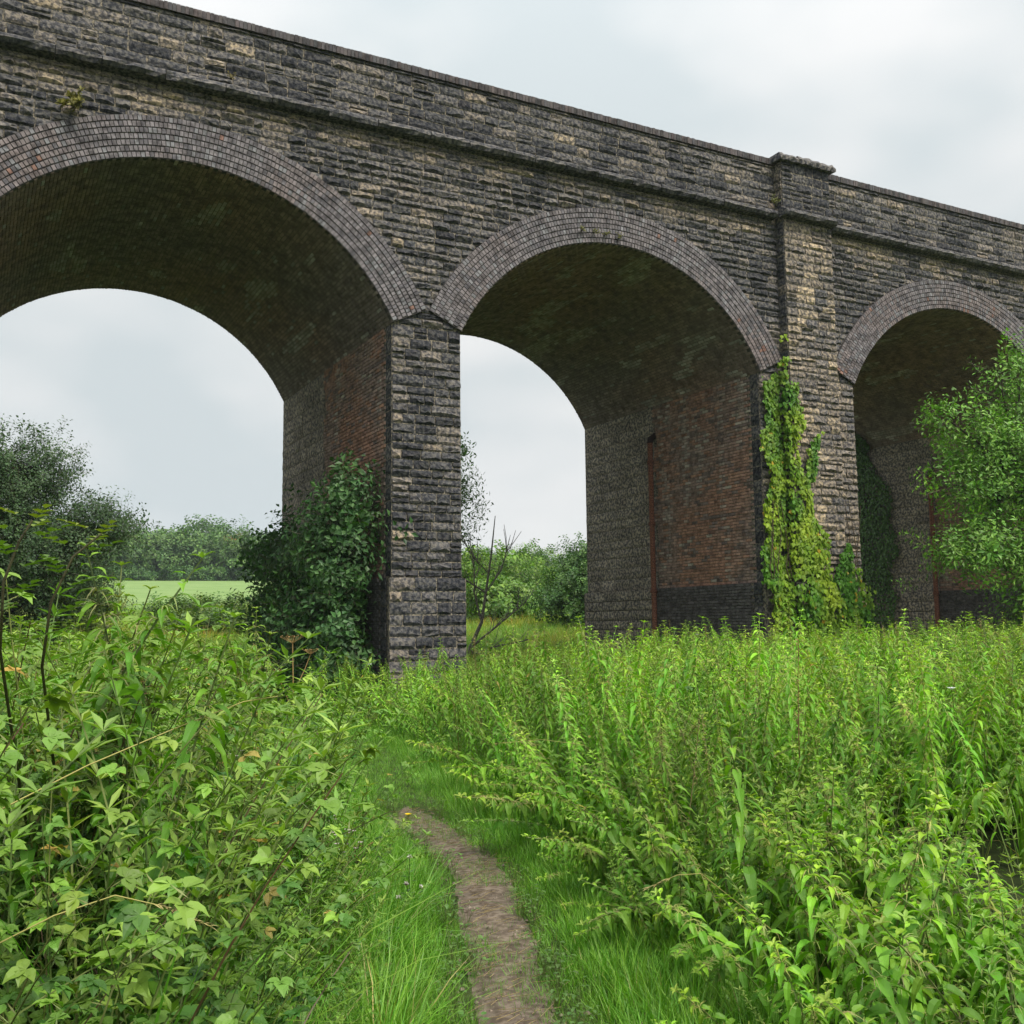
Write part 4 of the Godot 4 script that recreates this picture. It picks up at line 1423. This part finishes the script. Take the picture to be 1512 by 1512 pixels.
			if rng.randf() < 0.12: grass_spots.append([stand(px, pz, h * rnd(0.9, 1.6), rnd(-0.2, 0.3), rnd(-0.2, 0.2)), tinted(0.8, 1.2, 0.3)])
		z -= step
	var thicket := base("bramble_thicket", Vector3.ZERO)
	tag(thicket, "tangled bank of brambles and mixed green herbs along the path", "brambles", "", "stuff")
	scatter(thicket, "brambles", canes, M.leaf, cane_spots)
	scatter(thicket, "tall_brambles", tall_canes, M.leaf, tall_spots)
	scatter(thicket, "bedstraw", fine, M.herb, fine_spots)
	scatter(thicket, "nettles", nettles, M.herb, nettle_spots)
	scatter(thicket, "broad_leaves", broad, M.leaf, broad_spots)
	scatter(thicket, "grass", long_grass, M.blade, grass_spots)

	# --- grass of the verges
	var turf := []
	var tall := []
	z = 18.2
	while z > -1.0:
		var dist := CAM.z - z
		var step := 0.042 + dist * 0.0022
		var x := -1.35
		while x < 1.35:
			var off := x + rnd(-0.5, 0.5) * step
			var pz := z + rnd(-0.5, 0.5) * step
			x += step
			var px := path_x(pz) + off
			var bare := 0.19 + 0.13 * noise(pz * 45.0, off * 30.0, 5.0)
			# islands of grass in the bare earth, more of them where the path peters out
			var island := noise(px * 26.0, pz * 26.0, 900.0) > 0.11 - 0.35 * smoothstep(11.4, 10.2, pz)
			if island and absf(off) < bare and pz > 10.1:
				if rng.randf() < 0.8: turf.append([stand(px, pz, rnd(0.25, 0.6), rnd(-0.3, 0.3), rnd(-0.3, 0.3)), tinted(0.65, 1.0, 0.15)])
				continue
			if absf(off) < bare and pz > 10.1:
				if noise(px * 60.0, pz * 60.0, 11.0) < 0.02 + 0.22 * (1.0 - absf(off) / bare) or rng.randf() < 0.35: continue
				turf.append([stand(px, pz, rnd(0.2, 0.42), 0, 0), tinted(0.6, 0.9, 0.1)])
				continue
			var size := rnd(0.65, 1.2) * (0.5 + 0.65 * smoothstep(bare, 0.6, absf(off)))
			turf.append([stand(px, pz, size, rnd(-0.3, 0.3), rnd(-0.3, 0.3)), tinted(0.8, 1.25, 0.2)])
			if off < -0.5 and pz > 13.2 and pz < 16.3 and rng.randf() < 0.1: tall.append([stand(px, pz, rnd(0.7, 1.2), rnd(0.0, 0.4), rnd(-0.2, 0.3)), tinted(0.85, 1.25, 0.2)])
			elif absf(off) > 0.75 and rng.randf() < 0.05: tall.append([stand(px, pz, rnd(0.4, 0.8), rnd(-0.3, 0.3), rnd(-0.3, 0.3)), tinted(0.8, 1.2, 0.25)])
		z -= step
	var weeds := []
	for k in 160:
		var wz := rnd(10.0, 17.0)
		var wx := path_x(wz) + (rnd(0.16, 0.3) if rng.randf() < 0.5 else -rnd(0.14, 0.3))
		if noise(wx * 40.0, wz * 40.0, 800.0) > -0.1: weeds.append([stand(wx, wz, rnd(0.25, 0.5), 0, 0), tinted(0.5, 0.9, 0.1)])
	var grass := base("grass", Vector3.ZERO)
	tag(grass, "lush bright green grass on both verges of the path", "grass", "", "stuff")
	scatter(grass, "short_grass", short_grass, M.blade, turf)
	scatter(grass, "long_grass", long_grass, M.blade, tall)
	scatter(grass, "plantains", broad, M.leaf, weeds)

	# --- meadow beyond the arches
	var mead := []
	for k in 9000:
		var d := 22.0 + pow(rng.randf(), 1.4) * 48.0
		var px := rnd(60.0, 900.0)
		var p := far_spot(px, d)
		if p.z > -1.0: continue
		if p.z > -DEPTH - 1.0 and ((p.x > 7.0 and p.x < 9.0) or (p.x > 16.5 and p.x < 20.2)): continue
		var warm := smoothstep(0.0, 0.35, noise(p.x * 5.0, p.z * 5.0, 400.0))
		mead.append([stand(p.x, p.z, rnd(0.8, 1.7), rnd(-0.3, 0.3), rnd(-0.3, 0.3)), Color(rnd(1.1, 1.5) + warm * 1.2, rnd(0.95, 1.15) + warm * 0.1, 1.1)])
	var meadow := base("meadow_grass", Vector3.ZERO)
	tag(meadow, "long yellowish meadow grass beyond the viaduct", "grass", "", "stuff")
	scatter(meadow, "long_grass", long_grass, M.blade, mead)

# ------------------------------------------------------------------ single plants near the path

func rose_shoot(pts: Array, label: String) -> void:
	var o := base("rose_shoot", Vector3(pts[0].x, 0.0, pts[0].z))
	tag(o, label, "rose shoot", "")
	var sh := -o.position
	var q := [Vector3(pts[0].x + 0.35, -0.05, pts[0].z - 2.2) + sh, Vector3(pts[0].x + 0.25, 0.55, pts[0].z - 1.5) + sh, Vector3(pts[0].x + 0.1, 1.05, pts[0].z - 0.6) + sh]
	for p in pts: q.append(p + sh)
	var r := []
	for k in q.size(): r.append(lerpf(0.006, 0.003, float(k) / (q.size() - 1)))
	var s := Shape.new()
	tube(s, q, r, 6, cl(0.09, 0.085, 0.04))
	for k in 60:
		var t := rnd(0.3, 0.95)
		var p := along(q, t)
		var a := rnd(0, TAU)
		leaflet(s, p, Vector3(cos(a), -0.3, sin(a)), Vector3.UP, 0.012, 0.004, 0.0, cl(0.06, 0.05, 0.03))
	put("stem", s.done(true), M.herb, o)
	var l := Shape.new()
	for k in 13:
		var t := 0.5 + 0.5 * k / 12.0
		var p := along(q, t)
		var a := k * 2.4
		var out := Vector3(cos(a), 0.35, sin(a)).normalized()
		var size := lerpf(0.05, 0.03, t)
		for j in 5:
			var c := p + out * (0.02 + 0.03 * (j / 2 + 1))
			var d := out.rotated(Vector3.UP, 0.0 if j == 4 else (0.9 if j % 2 else -0.9))
			leaf(l, c, d, Vector3.UP, size * 1.3, size * 0.75, 0.2, 0.3, cl(0.1, 0.18, 0.03).lerp(cl(0.2, 0.24, 0.04), smoothstep(0.8, 1.0, t)) * rnd(0.85, 1.15))
	put("leaves", l.done(), M.herb, o)

func straw_stem(pts: Array, label: String, head: bool, thick := 0.0025) -> void:
	# it rises from its root in the bank before it bends out
	var away: Vector3 = (pts[0] - pts[1]).normalized()
	pts = [Vector3(pts[0].x + away.x * 0.5, -0.02, pts[0].z + away.z * 0.5 - 0.15), Vector3(pts[0].x + away.x * 0.35, pts[0].y * 0.62, pts[0].z + away.z * 0.35 - 0.1)] + pts
	var o := base("dry_grass_stem", pts[0])
	tag(o, label, "grass stem")
	var q := []
	var r := []
	for k in pts.size():
		q.append(pts[k] - pts[0])
		r.append(lerpf(thick, thick * 0.4, float(k) / (pts.size() - 1)))
	var s := Shape.new()
	tube(s, q, r, 4, cl(0.33, 0.3, 0.1))
	put("stem", s.done(true), M.straw, o)
	if head:
		var h := Shape.new()
		for k in 40:
			var t := 0.8 + 0.2 * k / 40.0
			var p := along(q, t)
			var d := (along(q, minf(t + 0.05, 1.0)) - along(q, t - 0.05)).normalized() + Vector3(rnd(-0.5, 0.5), rnd(-0.5, 0.3), rnd(-0.5, 0.5))
			leaflet(h, p, d, Vector3.UP, rnd(0.015, 0.03), 0.005, 0.2, cl(0.4, 0.33, 0.15) * rnd(0.8, 1.2))
		put("seed_head", h.done(), M.straw, o)

func hogweed(at: Vector3) -> void:
	var o := base("dried_hogweed", at)
	tag(o, "dried brown hogweed with flat seed heads at the foot of the pier", "hogweed")
	var c := cl(0.3, 0.2, 0.08)
	var s := Shape.new()
	tube(s, [Vector3(0, -0.1, 0), Vector3(0.02, 0.7, 0), Vector3(0.0, 1.42, 0)], [0.012, 0.01, 0.007], 5, c)
	tube(s, [Vector3(0.01, 0.8, 0), Vector3(0.15, 1.1, 0.02), Vector3(0.22, 1.28, 0.02)], [0.007, 0.006, 0.004], 4, c)
	tube(s, [Vector3(0.01, 0.6, 0), Vector3(-0.12, 0.9, 0.02), Vector3(-0.2, 1.05, 0.02)], [0.007, 0.006, 0.004], 4, c)
	put("stem", s.done(true), M.straw, o)
	for q in [[Vector3(0, 1.42, 0), 0.15], [Vector3(0.22, 1.28, 0.02), 0.1], [Vector3(-0.2, 1.05, 0.02), 0.08]]:
		var u := Shape.new()
		for k in 18:
			var a := k * 2.4
			var rr: float = q[1] * sqrt((k + 0.5) / 18.0)
			var e: Vector3 = q[0] + Vector3(cos(a) * rr, q[1] * 0.55 + rnd(-0.01, 0.01), sin(a) * rr)
			tube(u, [q[0], e], [0.0025, 0.002], 3, c)
			for j in 6:
				leaflet(u, e, Vector3(rnd(-1, 1), rnd(0, 0.6), rnd(-1, 1)), Vector3.UP, 0.022, 0.012, 0.1, c * rnd(0.7, 1.4))
		put("umbel", u.done(), M.straw, o)

func thistle(at: Vector3, tops: Array) -> void:
	var o := base("seeding_thistle", at)
	tag(o, "thistle gone to seed with white fluffy heads at the edge of the grass", "thistle")
	var s := Shape.new()
	for t in tops:
		tube(s, [Vector3(0, -0.05, 0), t * Vector3(0.4, 0.6, 0.4), t], [0.004, 0.003, 0.002], 4, cl(0.1, 0.13, 0.06))
		for k in 7:
			var a := k * 2.4
			leaflet(s, t * (0.3 + 0.08 * k), Vector3(cos(a), 0.2, sin(a)), Vector3.UP, 0.06, 0.014, 0.2, cl(0.07, 0.13, 0.05))
	put("stem", s.done(), M.herb, o)
	for t in tops:
		var h := Shape.new()
		for k in 30:
			var d := Vector3(rng.randfn(), rng.randfn() * 0.6 + 0.4, rng.randfn()).normalized()
			leaflet(h, t, d, Vector3(rnd(-1, 1), 1, rnd(-1, 1)), rnd(0.012, 0.02), 0.008, 0.1, cl(0.62, 0.58, 0.56))
		for k in 10:
			var d := Vector3(rng.randfn(), -0.5, rng.randfn()).normalized()
			leaflet(h, t, d, Vector3.UP, 0.014, 0.01, 0.1, cl(0.1, 0.05, 0.06))
		put("seed_head", h.done(), M.petal, o)

func bramble_flowers(at: Vector3, n: int, dried: bool) -> void:
	var o := base("bramble_truss", at)
	tag(o, "truss of spent brown bramble flowers above the bank" if dried else "cluster of pale pink bramble flowers on the bank", "flowers", "spent bramble trusses on the bank" if dried else "bramble flowers on the bank")
	var st := Shape.new()
	var fl := Shape.new()
	for k in n:
		var t := Vector3(rnd(-0.07, 0.07), rnd(0.0, 0.08), rnd(-0.07, 0.07))
		tube(st, [Vector3(0, -0.25, 0), Vector3(0, -0.05, 0), t], [0.003, 0.002, 0.0015], 3, cl(0.14, 0.13, 0.06))
		for j in 6:
			var a := TAU * j / 6 + rnd(-0.2, 0.2)
			leaflet(fl, t, Vector3(cos(a), 0.4, sin(a)), Vector3.UP, 0.012 if dried else 0.019, 0.009 if dried else 0.014, 0.1, (cl(0.25, 0.14, 0.06) if dried else cl(0.72, 0.62, 0.62)) * rnd(0.8, 1.15))
	put("stalks", st.done(), M.herb, o)
	put("flowers", fl.done(), M.petal, o)

# a point this far off along the line of sight of a pixel: how tall and where the single plants were read to stand
func reach(px: float, py: float, dist: float) -> Vector3:
	var d := view.basis * Vector3((px - 756.0) / focal, (756.0 - py) / focal, -1)
	return CAM + d / Vector2(d.x, d.z).length() * dist

func build_singles() -> void:
	rose_shoot([reach(62, 985, 3.2), reach(75, 890, 3.2), reach(108, 822, 3.2), reach(150, 788, 3.2)], "dark stemmed thorny rose shoot bending over above the bramble bank")
	rose_shoot([reach(0, 960, 3.0), reach(5, 860, 3.0), reach(28, 800, 3.0), reach(48, 768, 3.0)], "pale green rose shoot standing upright behind the bramble bank")
	straw_stem([reach(-60, 1225, 2.9), reach(0, 1196, 2.9), reach(130, 1130, 2.95), reach(260, 1075, 3.0), reach(360, 1036, 3.0), reach(410, 1028, 3.05)], "long straight straw yellow grass stem leaning across the bramble bank", false, 0.003)
	straw_stem([reach(0, 1392, 2.6), reach(80, 1352, 2.6), reach(170, 1322, 2.6), reach(240, 1338, 2.6), reach(312, 1368, 2.62)], "nodding straw grass stem with a drooping seed head over broad leaves", true)
	straw_stem([reach(862, 1100, 7.5), reach(800, 1092, 7.4), reach(730, 1098, 7.3)], "arching straw grass stem hanging out of the nettle bed over dark shade", true)
	straw_stem([reach(1035, 1290, 4.2), reach(1000, 1292, 4.2), reach(955, 1312, 4.2)], "short bent straw grass stem among the flopped nettles", true)
	hogweed(Vector3(3.55, 0, 6.36))
	thistle(Vector3(2.30, 0, 13.2), [reach(600, 1305, 5.9) - Vector3(2.30, 0, 13.2), reach(622, 1310, 5.9) - Vector3(2.30, 0, 13.2), reach(588, 1325, 5.8) - Vector3(2.30, 0, 13.2), reach(605, 1265, 6.0) - Vector3(2.30, 0, 13.2)])
	for q in [[485, 1215, 6.0], [500, 1240, 6.0], [460, 1290, 5.6], [515, 1262, 6.0], [360, 1118, 5.5]]:
		bramble_flowers(reach(q[0], q[1], q[2]), 7, false)
	for q in [[478, 1135, 6.6], [535, 1208, 6.4], [530, 1265, 6.0], [470, 1170, 6.2], [225, 1035, 4.2], [505, 1290, 5.8]]:
		bramble_flowers(reach(q[0], q[1], q[2]), 16, true)
	for q in [[1405, 1018, 8.5], [1030, 938, 13.0], [546, 982, 14.0]]:
		var f := base("bindweed_flower", reach(q[0], q[1], q[2]))
		tag(f, "white bindweed flower on top of the nettle bed", "flower", "bindweed flowers on the nettles")
		var pe := Shape.new()
		for k in 10:
			var a := TAU * k / 10
			leaflet(pe, Vector3.ZERO, Vector3(cos(a), 0.5, sin(a)), Vector3.UP, 0.04, 0.03, 0.05, cl(0.85, 0.85, 0.85))
		put("petals", pe.done(), M.petal, f)
		var sk := Shape.new()
		tube(sk, [Vector3(0, -0.5, 0), Vector3(0.02, -0.2, 0), Vector3.ZERO], [0.003, 0.003, 0.003], 3, cl(0.15, 0.2, 0.05))
		put("stalk", sk.done(), M.herb, f)
	for q in [[1100, 1072, 4.6, "tall single nettle with a star of leaves above the flopped nettles"], [1362, 1146, 4.5, "tall single nettle with long flower strings beside the dark hollow"], [1177, 878, 11.0, "lone nettle top standing clear of the bed before the ivy"], [1440, 905, 13.0, "pale leafy nettle top rising above the bed below the sapling"]]:
		var top := reach(q[0], q[1], q[2])
		var g := base("nettle", Vector3(top.x, 0, top.z))
		tag(g, q[3], "nettle")
		put("stem_and_leaves", nettle_shape(top.y, 0.03, 0.05, 1.0, 0.125, 0.065, 0.36), M.herb, g)
	# plants rooted in the masonry
	wall_plant("wall_bush", Vector3(1.28, 10.78, 0.12), 0.26, 260, "small yellowish bush rooted on top of the widest brick arch", cl(0.16, 0.15, 0.03))
	wall_plant("wall_tuft", Vector3(4.03, 11.95, 0.12), 0.1, 60, "tiny yellow plant on the string course above the widest arch", cl(0.22, 0.18, 0.06))
	wall_plant("wall_tuft", Vector3(17.3, 12.0, 0.14), 0.16, 90, "small green and straw coloured plant in the corner beside the pilaster", cl(0.14, 0.15, 0.04))
	for q in [11.75, 12.05, 12.35, 12.75]:
		wall_plant("arch_tuft", Vector3(q, 10.3, 0.13), 0.1, 70, "small tuft of grass growing from the crown of the second brick arch", cl(0.16, 0.16, 0.04), "tufts on the second arch")

func wall_plant(called: String, at: Vector3, size: float, n: int, label: String, col: Color, group := "") -> void:
	var o := base(called, at)
	tag(o, label, "plant", group)
	var st := Shape.new()
	var lv := Shape.new()
	for k in 9:
		var e := Vector3(rnd(-1, 1), rnd(-0.4, 1.0), rnd(0.1, 1)) * size
		tube(st, [Vector3(0, 0, -0.08), e * 0.5 + Vector3(0, 0.02, 0), e], [0.006, 0.004, 0.002], 3, cl(0.12, 0.1, 0.05))
		for j in n / 9:
			var p := e * rnd(0.35, 1.1)
			leaflet(lv, p, Vector3(rnd(-1, 1), rnd(-0.5, 1), rnd(-0.2, 1)), Vector3(0, 0.6, 1), rnd(0.3, 0.5) * size, 0.18 * size, 0.1, col * rnd(0.6, 1.4))
	put("stems", st.done(), M.bark, o)
	put("leaves", lv.done(), M.herb, o)


# ------------------------------------------------------------------ scene

func _ready() -> void:
	rng.seed = 20240
	wobble.seed = 7
	wobble.frequency = 0.03
	wobble.fractal_octaves = 3
	# camera
	var cam := Camera3D.new()
	cam.name = "camera"
	var pitch := 0.1101
	var yaw := 0.4861
	var roll := -0.0116
	var fw := Vector3(sin(yaw) * cos(pitch), sin(pitch), -cos(yaw) * cos(pitch))
	var rt := Vector3(cos(yaw), 0, sin(yaw))
	var up := rt.cross(fw)
	var r2 := rt * cos(roll) + up * sin(roll)
	var u2 := up * cos(roll) - rt * sin(roll)
	view = Transform3D(Basis(r2, u2, -fw), CAM)
	cam.transform = view
	cam.fov = 52.81
	cam.near = 0.05
	cam.far = 4000.0
	focal = 1522.6
	add_child(cam)
	# sky and light: overcast, with the unseen zenith made far brighter to light the scene
	var env := Environment.new()
	env.background_mode = Environment.BG_SKY
	env.sky = Sky.new()
	var pano := PanoramaSkyMaterial.new()
	pano.panorama = overcast()
	env.sky.sky_material = pano
	env.tonemap_mode = Environment.TONE_MAPPER_LINEAR
	env.tonemap_exposure = 3.0
	env.fog_enabled = true
	env.fog_density = 0.0003
	env.fog_light_color = Color(0.86, 0.91, 0.95)
	env.sdfgi_enabled = true
	env.ssao_enabled = true
	env.ssil_enabled = true
	var we := WorldEnvironment.new()
	we.name = "environment"
	we.environment = env
	add_child(we)
	var sun := DirectionalLight3D.new()
	sun.name = "veiled_sun"
	sun.light_energy = 0.5
	sun.light_color = Color(1.0, 0.97, 0.92)
	sun.light_angular_distance = 30.0
	sun.shadow_enabled = true
	sun.look_at_from_position(Vector3(8, 34, 22), Vector3(0, 0, 0))
	add_child(sun)

	make_materials()
	build_viaduct()
	build_ground()
	build_trees()
	ivy_sheet("ivy", "yellow green ivy climbing the corner between the pilaster and the brick arch", [[Vector2(16.77, 7.52), Vector2(17.25, 7.69), Vector2(17.62, 7.35), Vector2(17.68, 5.17), Vector2(18.05, 4.53), Vector2(18.38, 3.55), Vector2(18.55, 2.24), Vector2(18.5, 0.3), Vector2(16.6, 0.3), Vector2(16.66, 3.03), Vector2(16.5, 3.34), Vector2(16.7, 3.67), Vector2(16.85, 5.12), Vector2(16.75, 6.1)], [Vector2(17.3, 8.7), Vector2(17.36, 8.7), Vector2(17.42, 7.5), Vector2(17.28, 7.5)], [Vector2(17.75, 4.6), Vector2(18.2, 5.3), Vector2(18.4, 6.4), Vector2(18.1, 5.9), Vector2(17.85, 5.3)]], 620, 0.42)
	ivy_sheet("ivy", "small fresh green ivy patch at the foot of the pilaster's plinth", [[Vector2(19.0, 3.57), Vector2(18.61, 2.73), Vector2(18.55, 0.3), Vector2(19.61, 0.3), Vector2(19.58, 2.58)]], 520, 0.1)
	build_path_bits()
	build_plants()
	build_singles()

func overcast() -> ImageTexture:
	var w := 768
	var h := 384
	var im := Image.create(w, h, false, Image.FORMAT_RGBF)
	var n := FastNoiseLite.new()
	n.seed = 12
	n.frequency = 1.0
	n.fractal_octaves = 5
	for j in h:
		var el := (0.5 - (j + 0.5) / h) * PI
		for i in w:
			var az := ((i + 0.5) / w - 0.5) * TAU
			var d := Vector3(sin(az) * cos(el), sin(el), -cos(az) * cos(el))
			var s := maxf(d.y, 0.0)
			# the cloud sheet is seen ever more edge-on towards the horizon
			var q := Vector3(d.x, d.y * 2.2 + 0.1, d.z) * 1.9
			var f := n.get_noise_3d(q.x, q.y, q.z)
			var f2 := n.get_noise_3d(q.x * 2.3 + 9.0, q.y * 3.0, q.z * 2.3)
			var thick := clampf(0.5 + f * 1.5 + f2 * 0.5, 0.0, 1.0)
			var c := Color(0.66, 0.725, 0.75).lerp(Color(0.87, 0.88, 0.885), thick)
			var b := 0.325 * (1.0 + 2.2 * s * s * s * s)  # nearly flat in view, steeply raised above the frame as added light
			# thin bright band near the horizon
			c = c.lerp(Color(0.93, 0.925, 0.91), smoothstep(0.16, 0.02, s) * clampf(0.25 + n.get_noise_3d(d.x * 1.3, 3.0, d.z * 1.3) * 1.8, 0.0, 0.8))
			if d.y < -0.02:
				c = Color(0.2, 0.24, 0.15); b = 0.325
			im.set_pixel(i, j, Color(c.r * b, c.g * b, c.b * b))
	return ImageTexture.create_from_image(im)
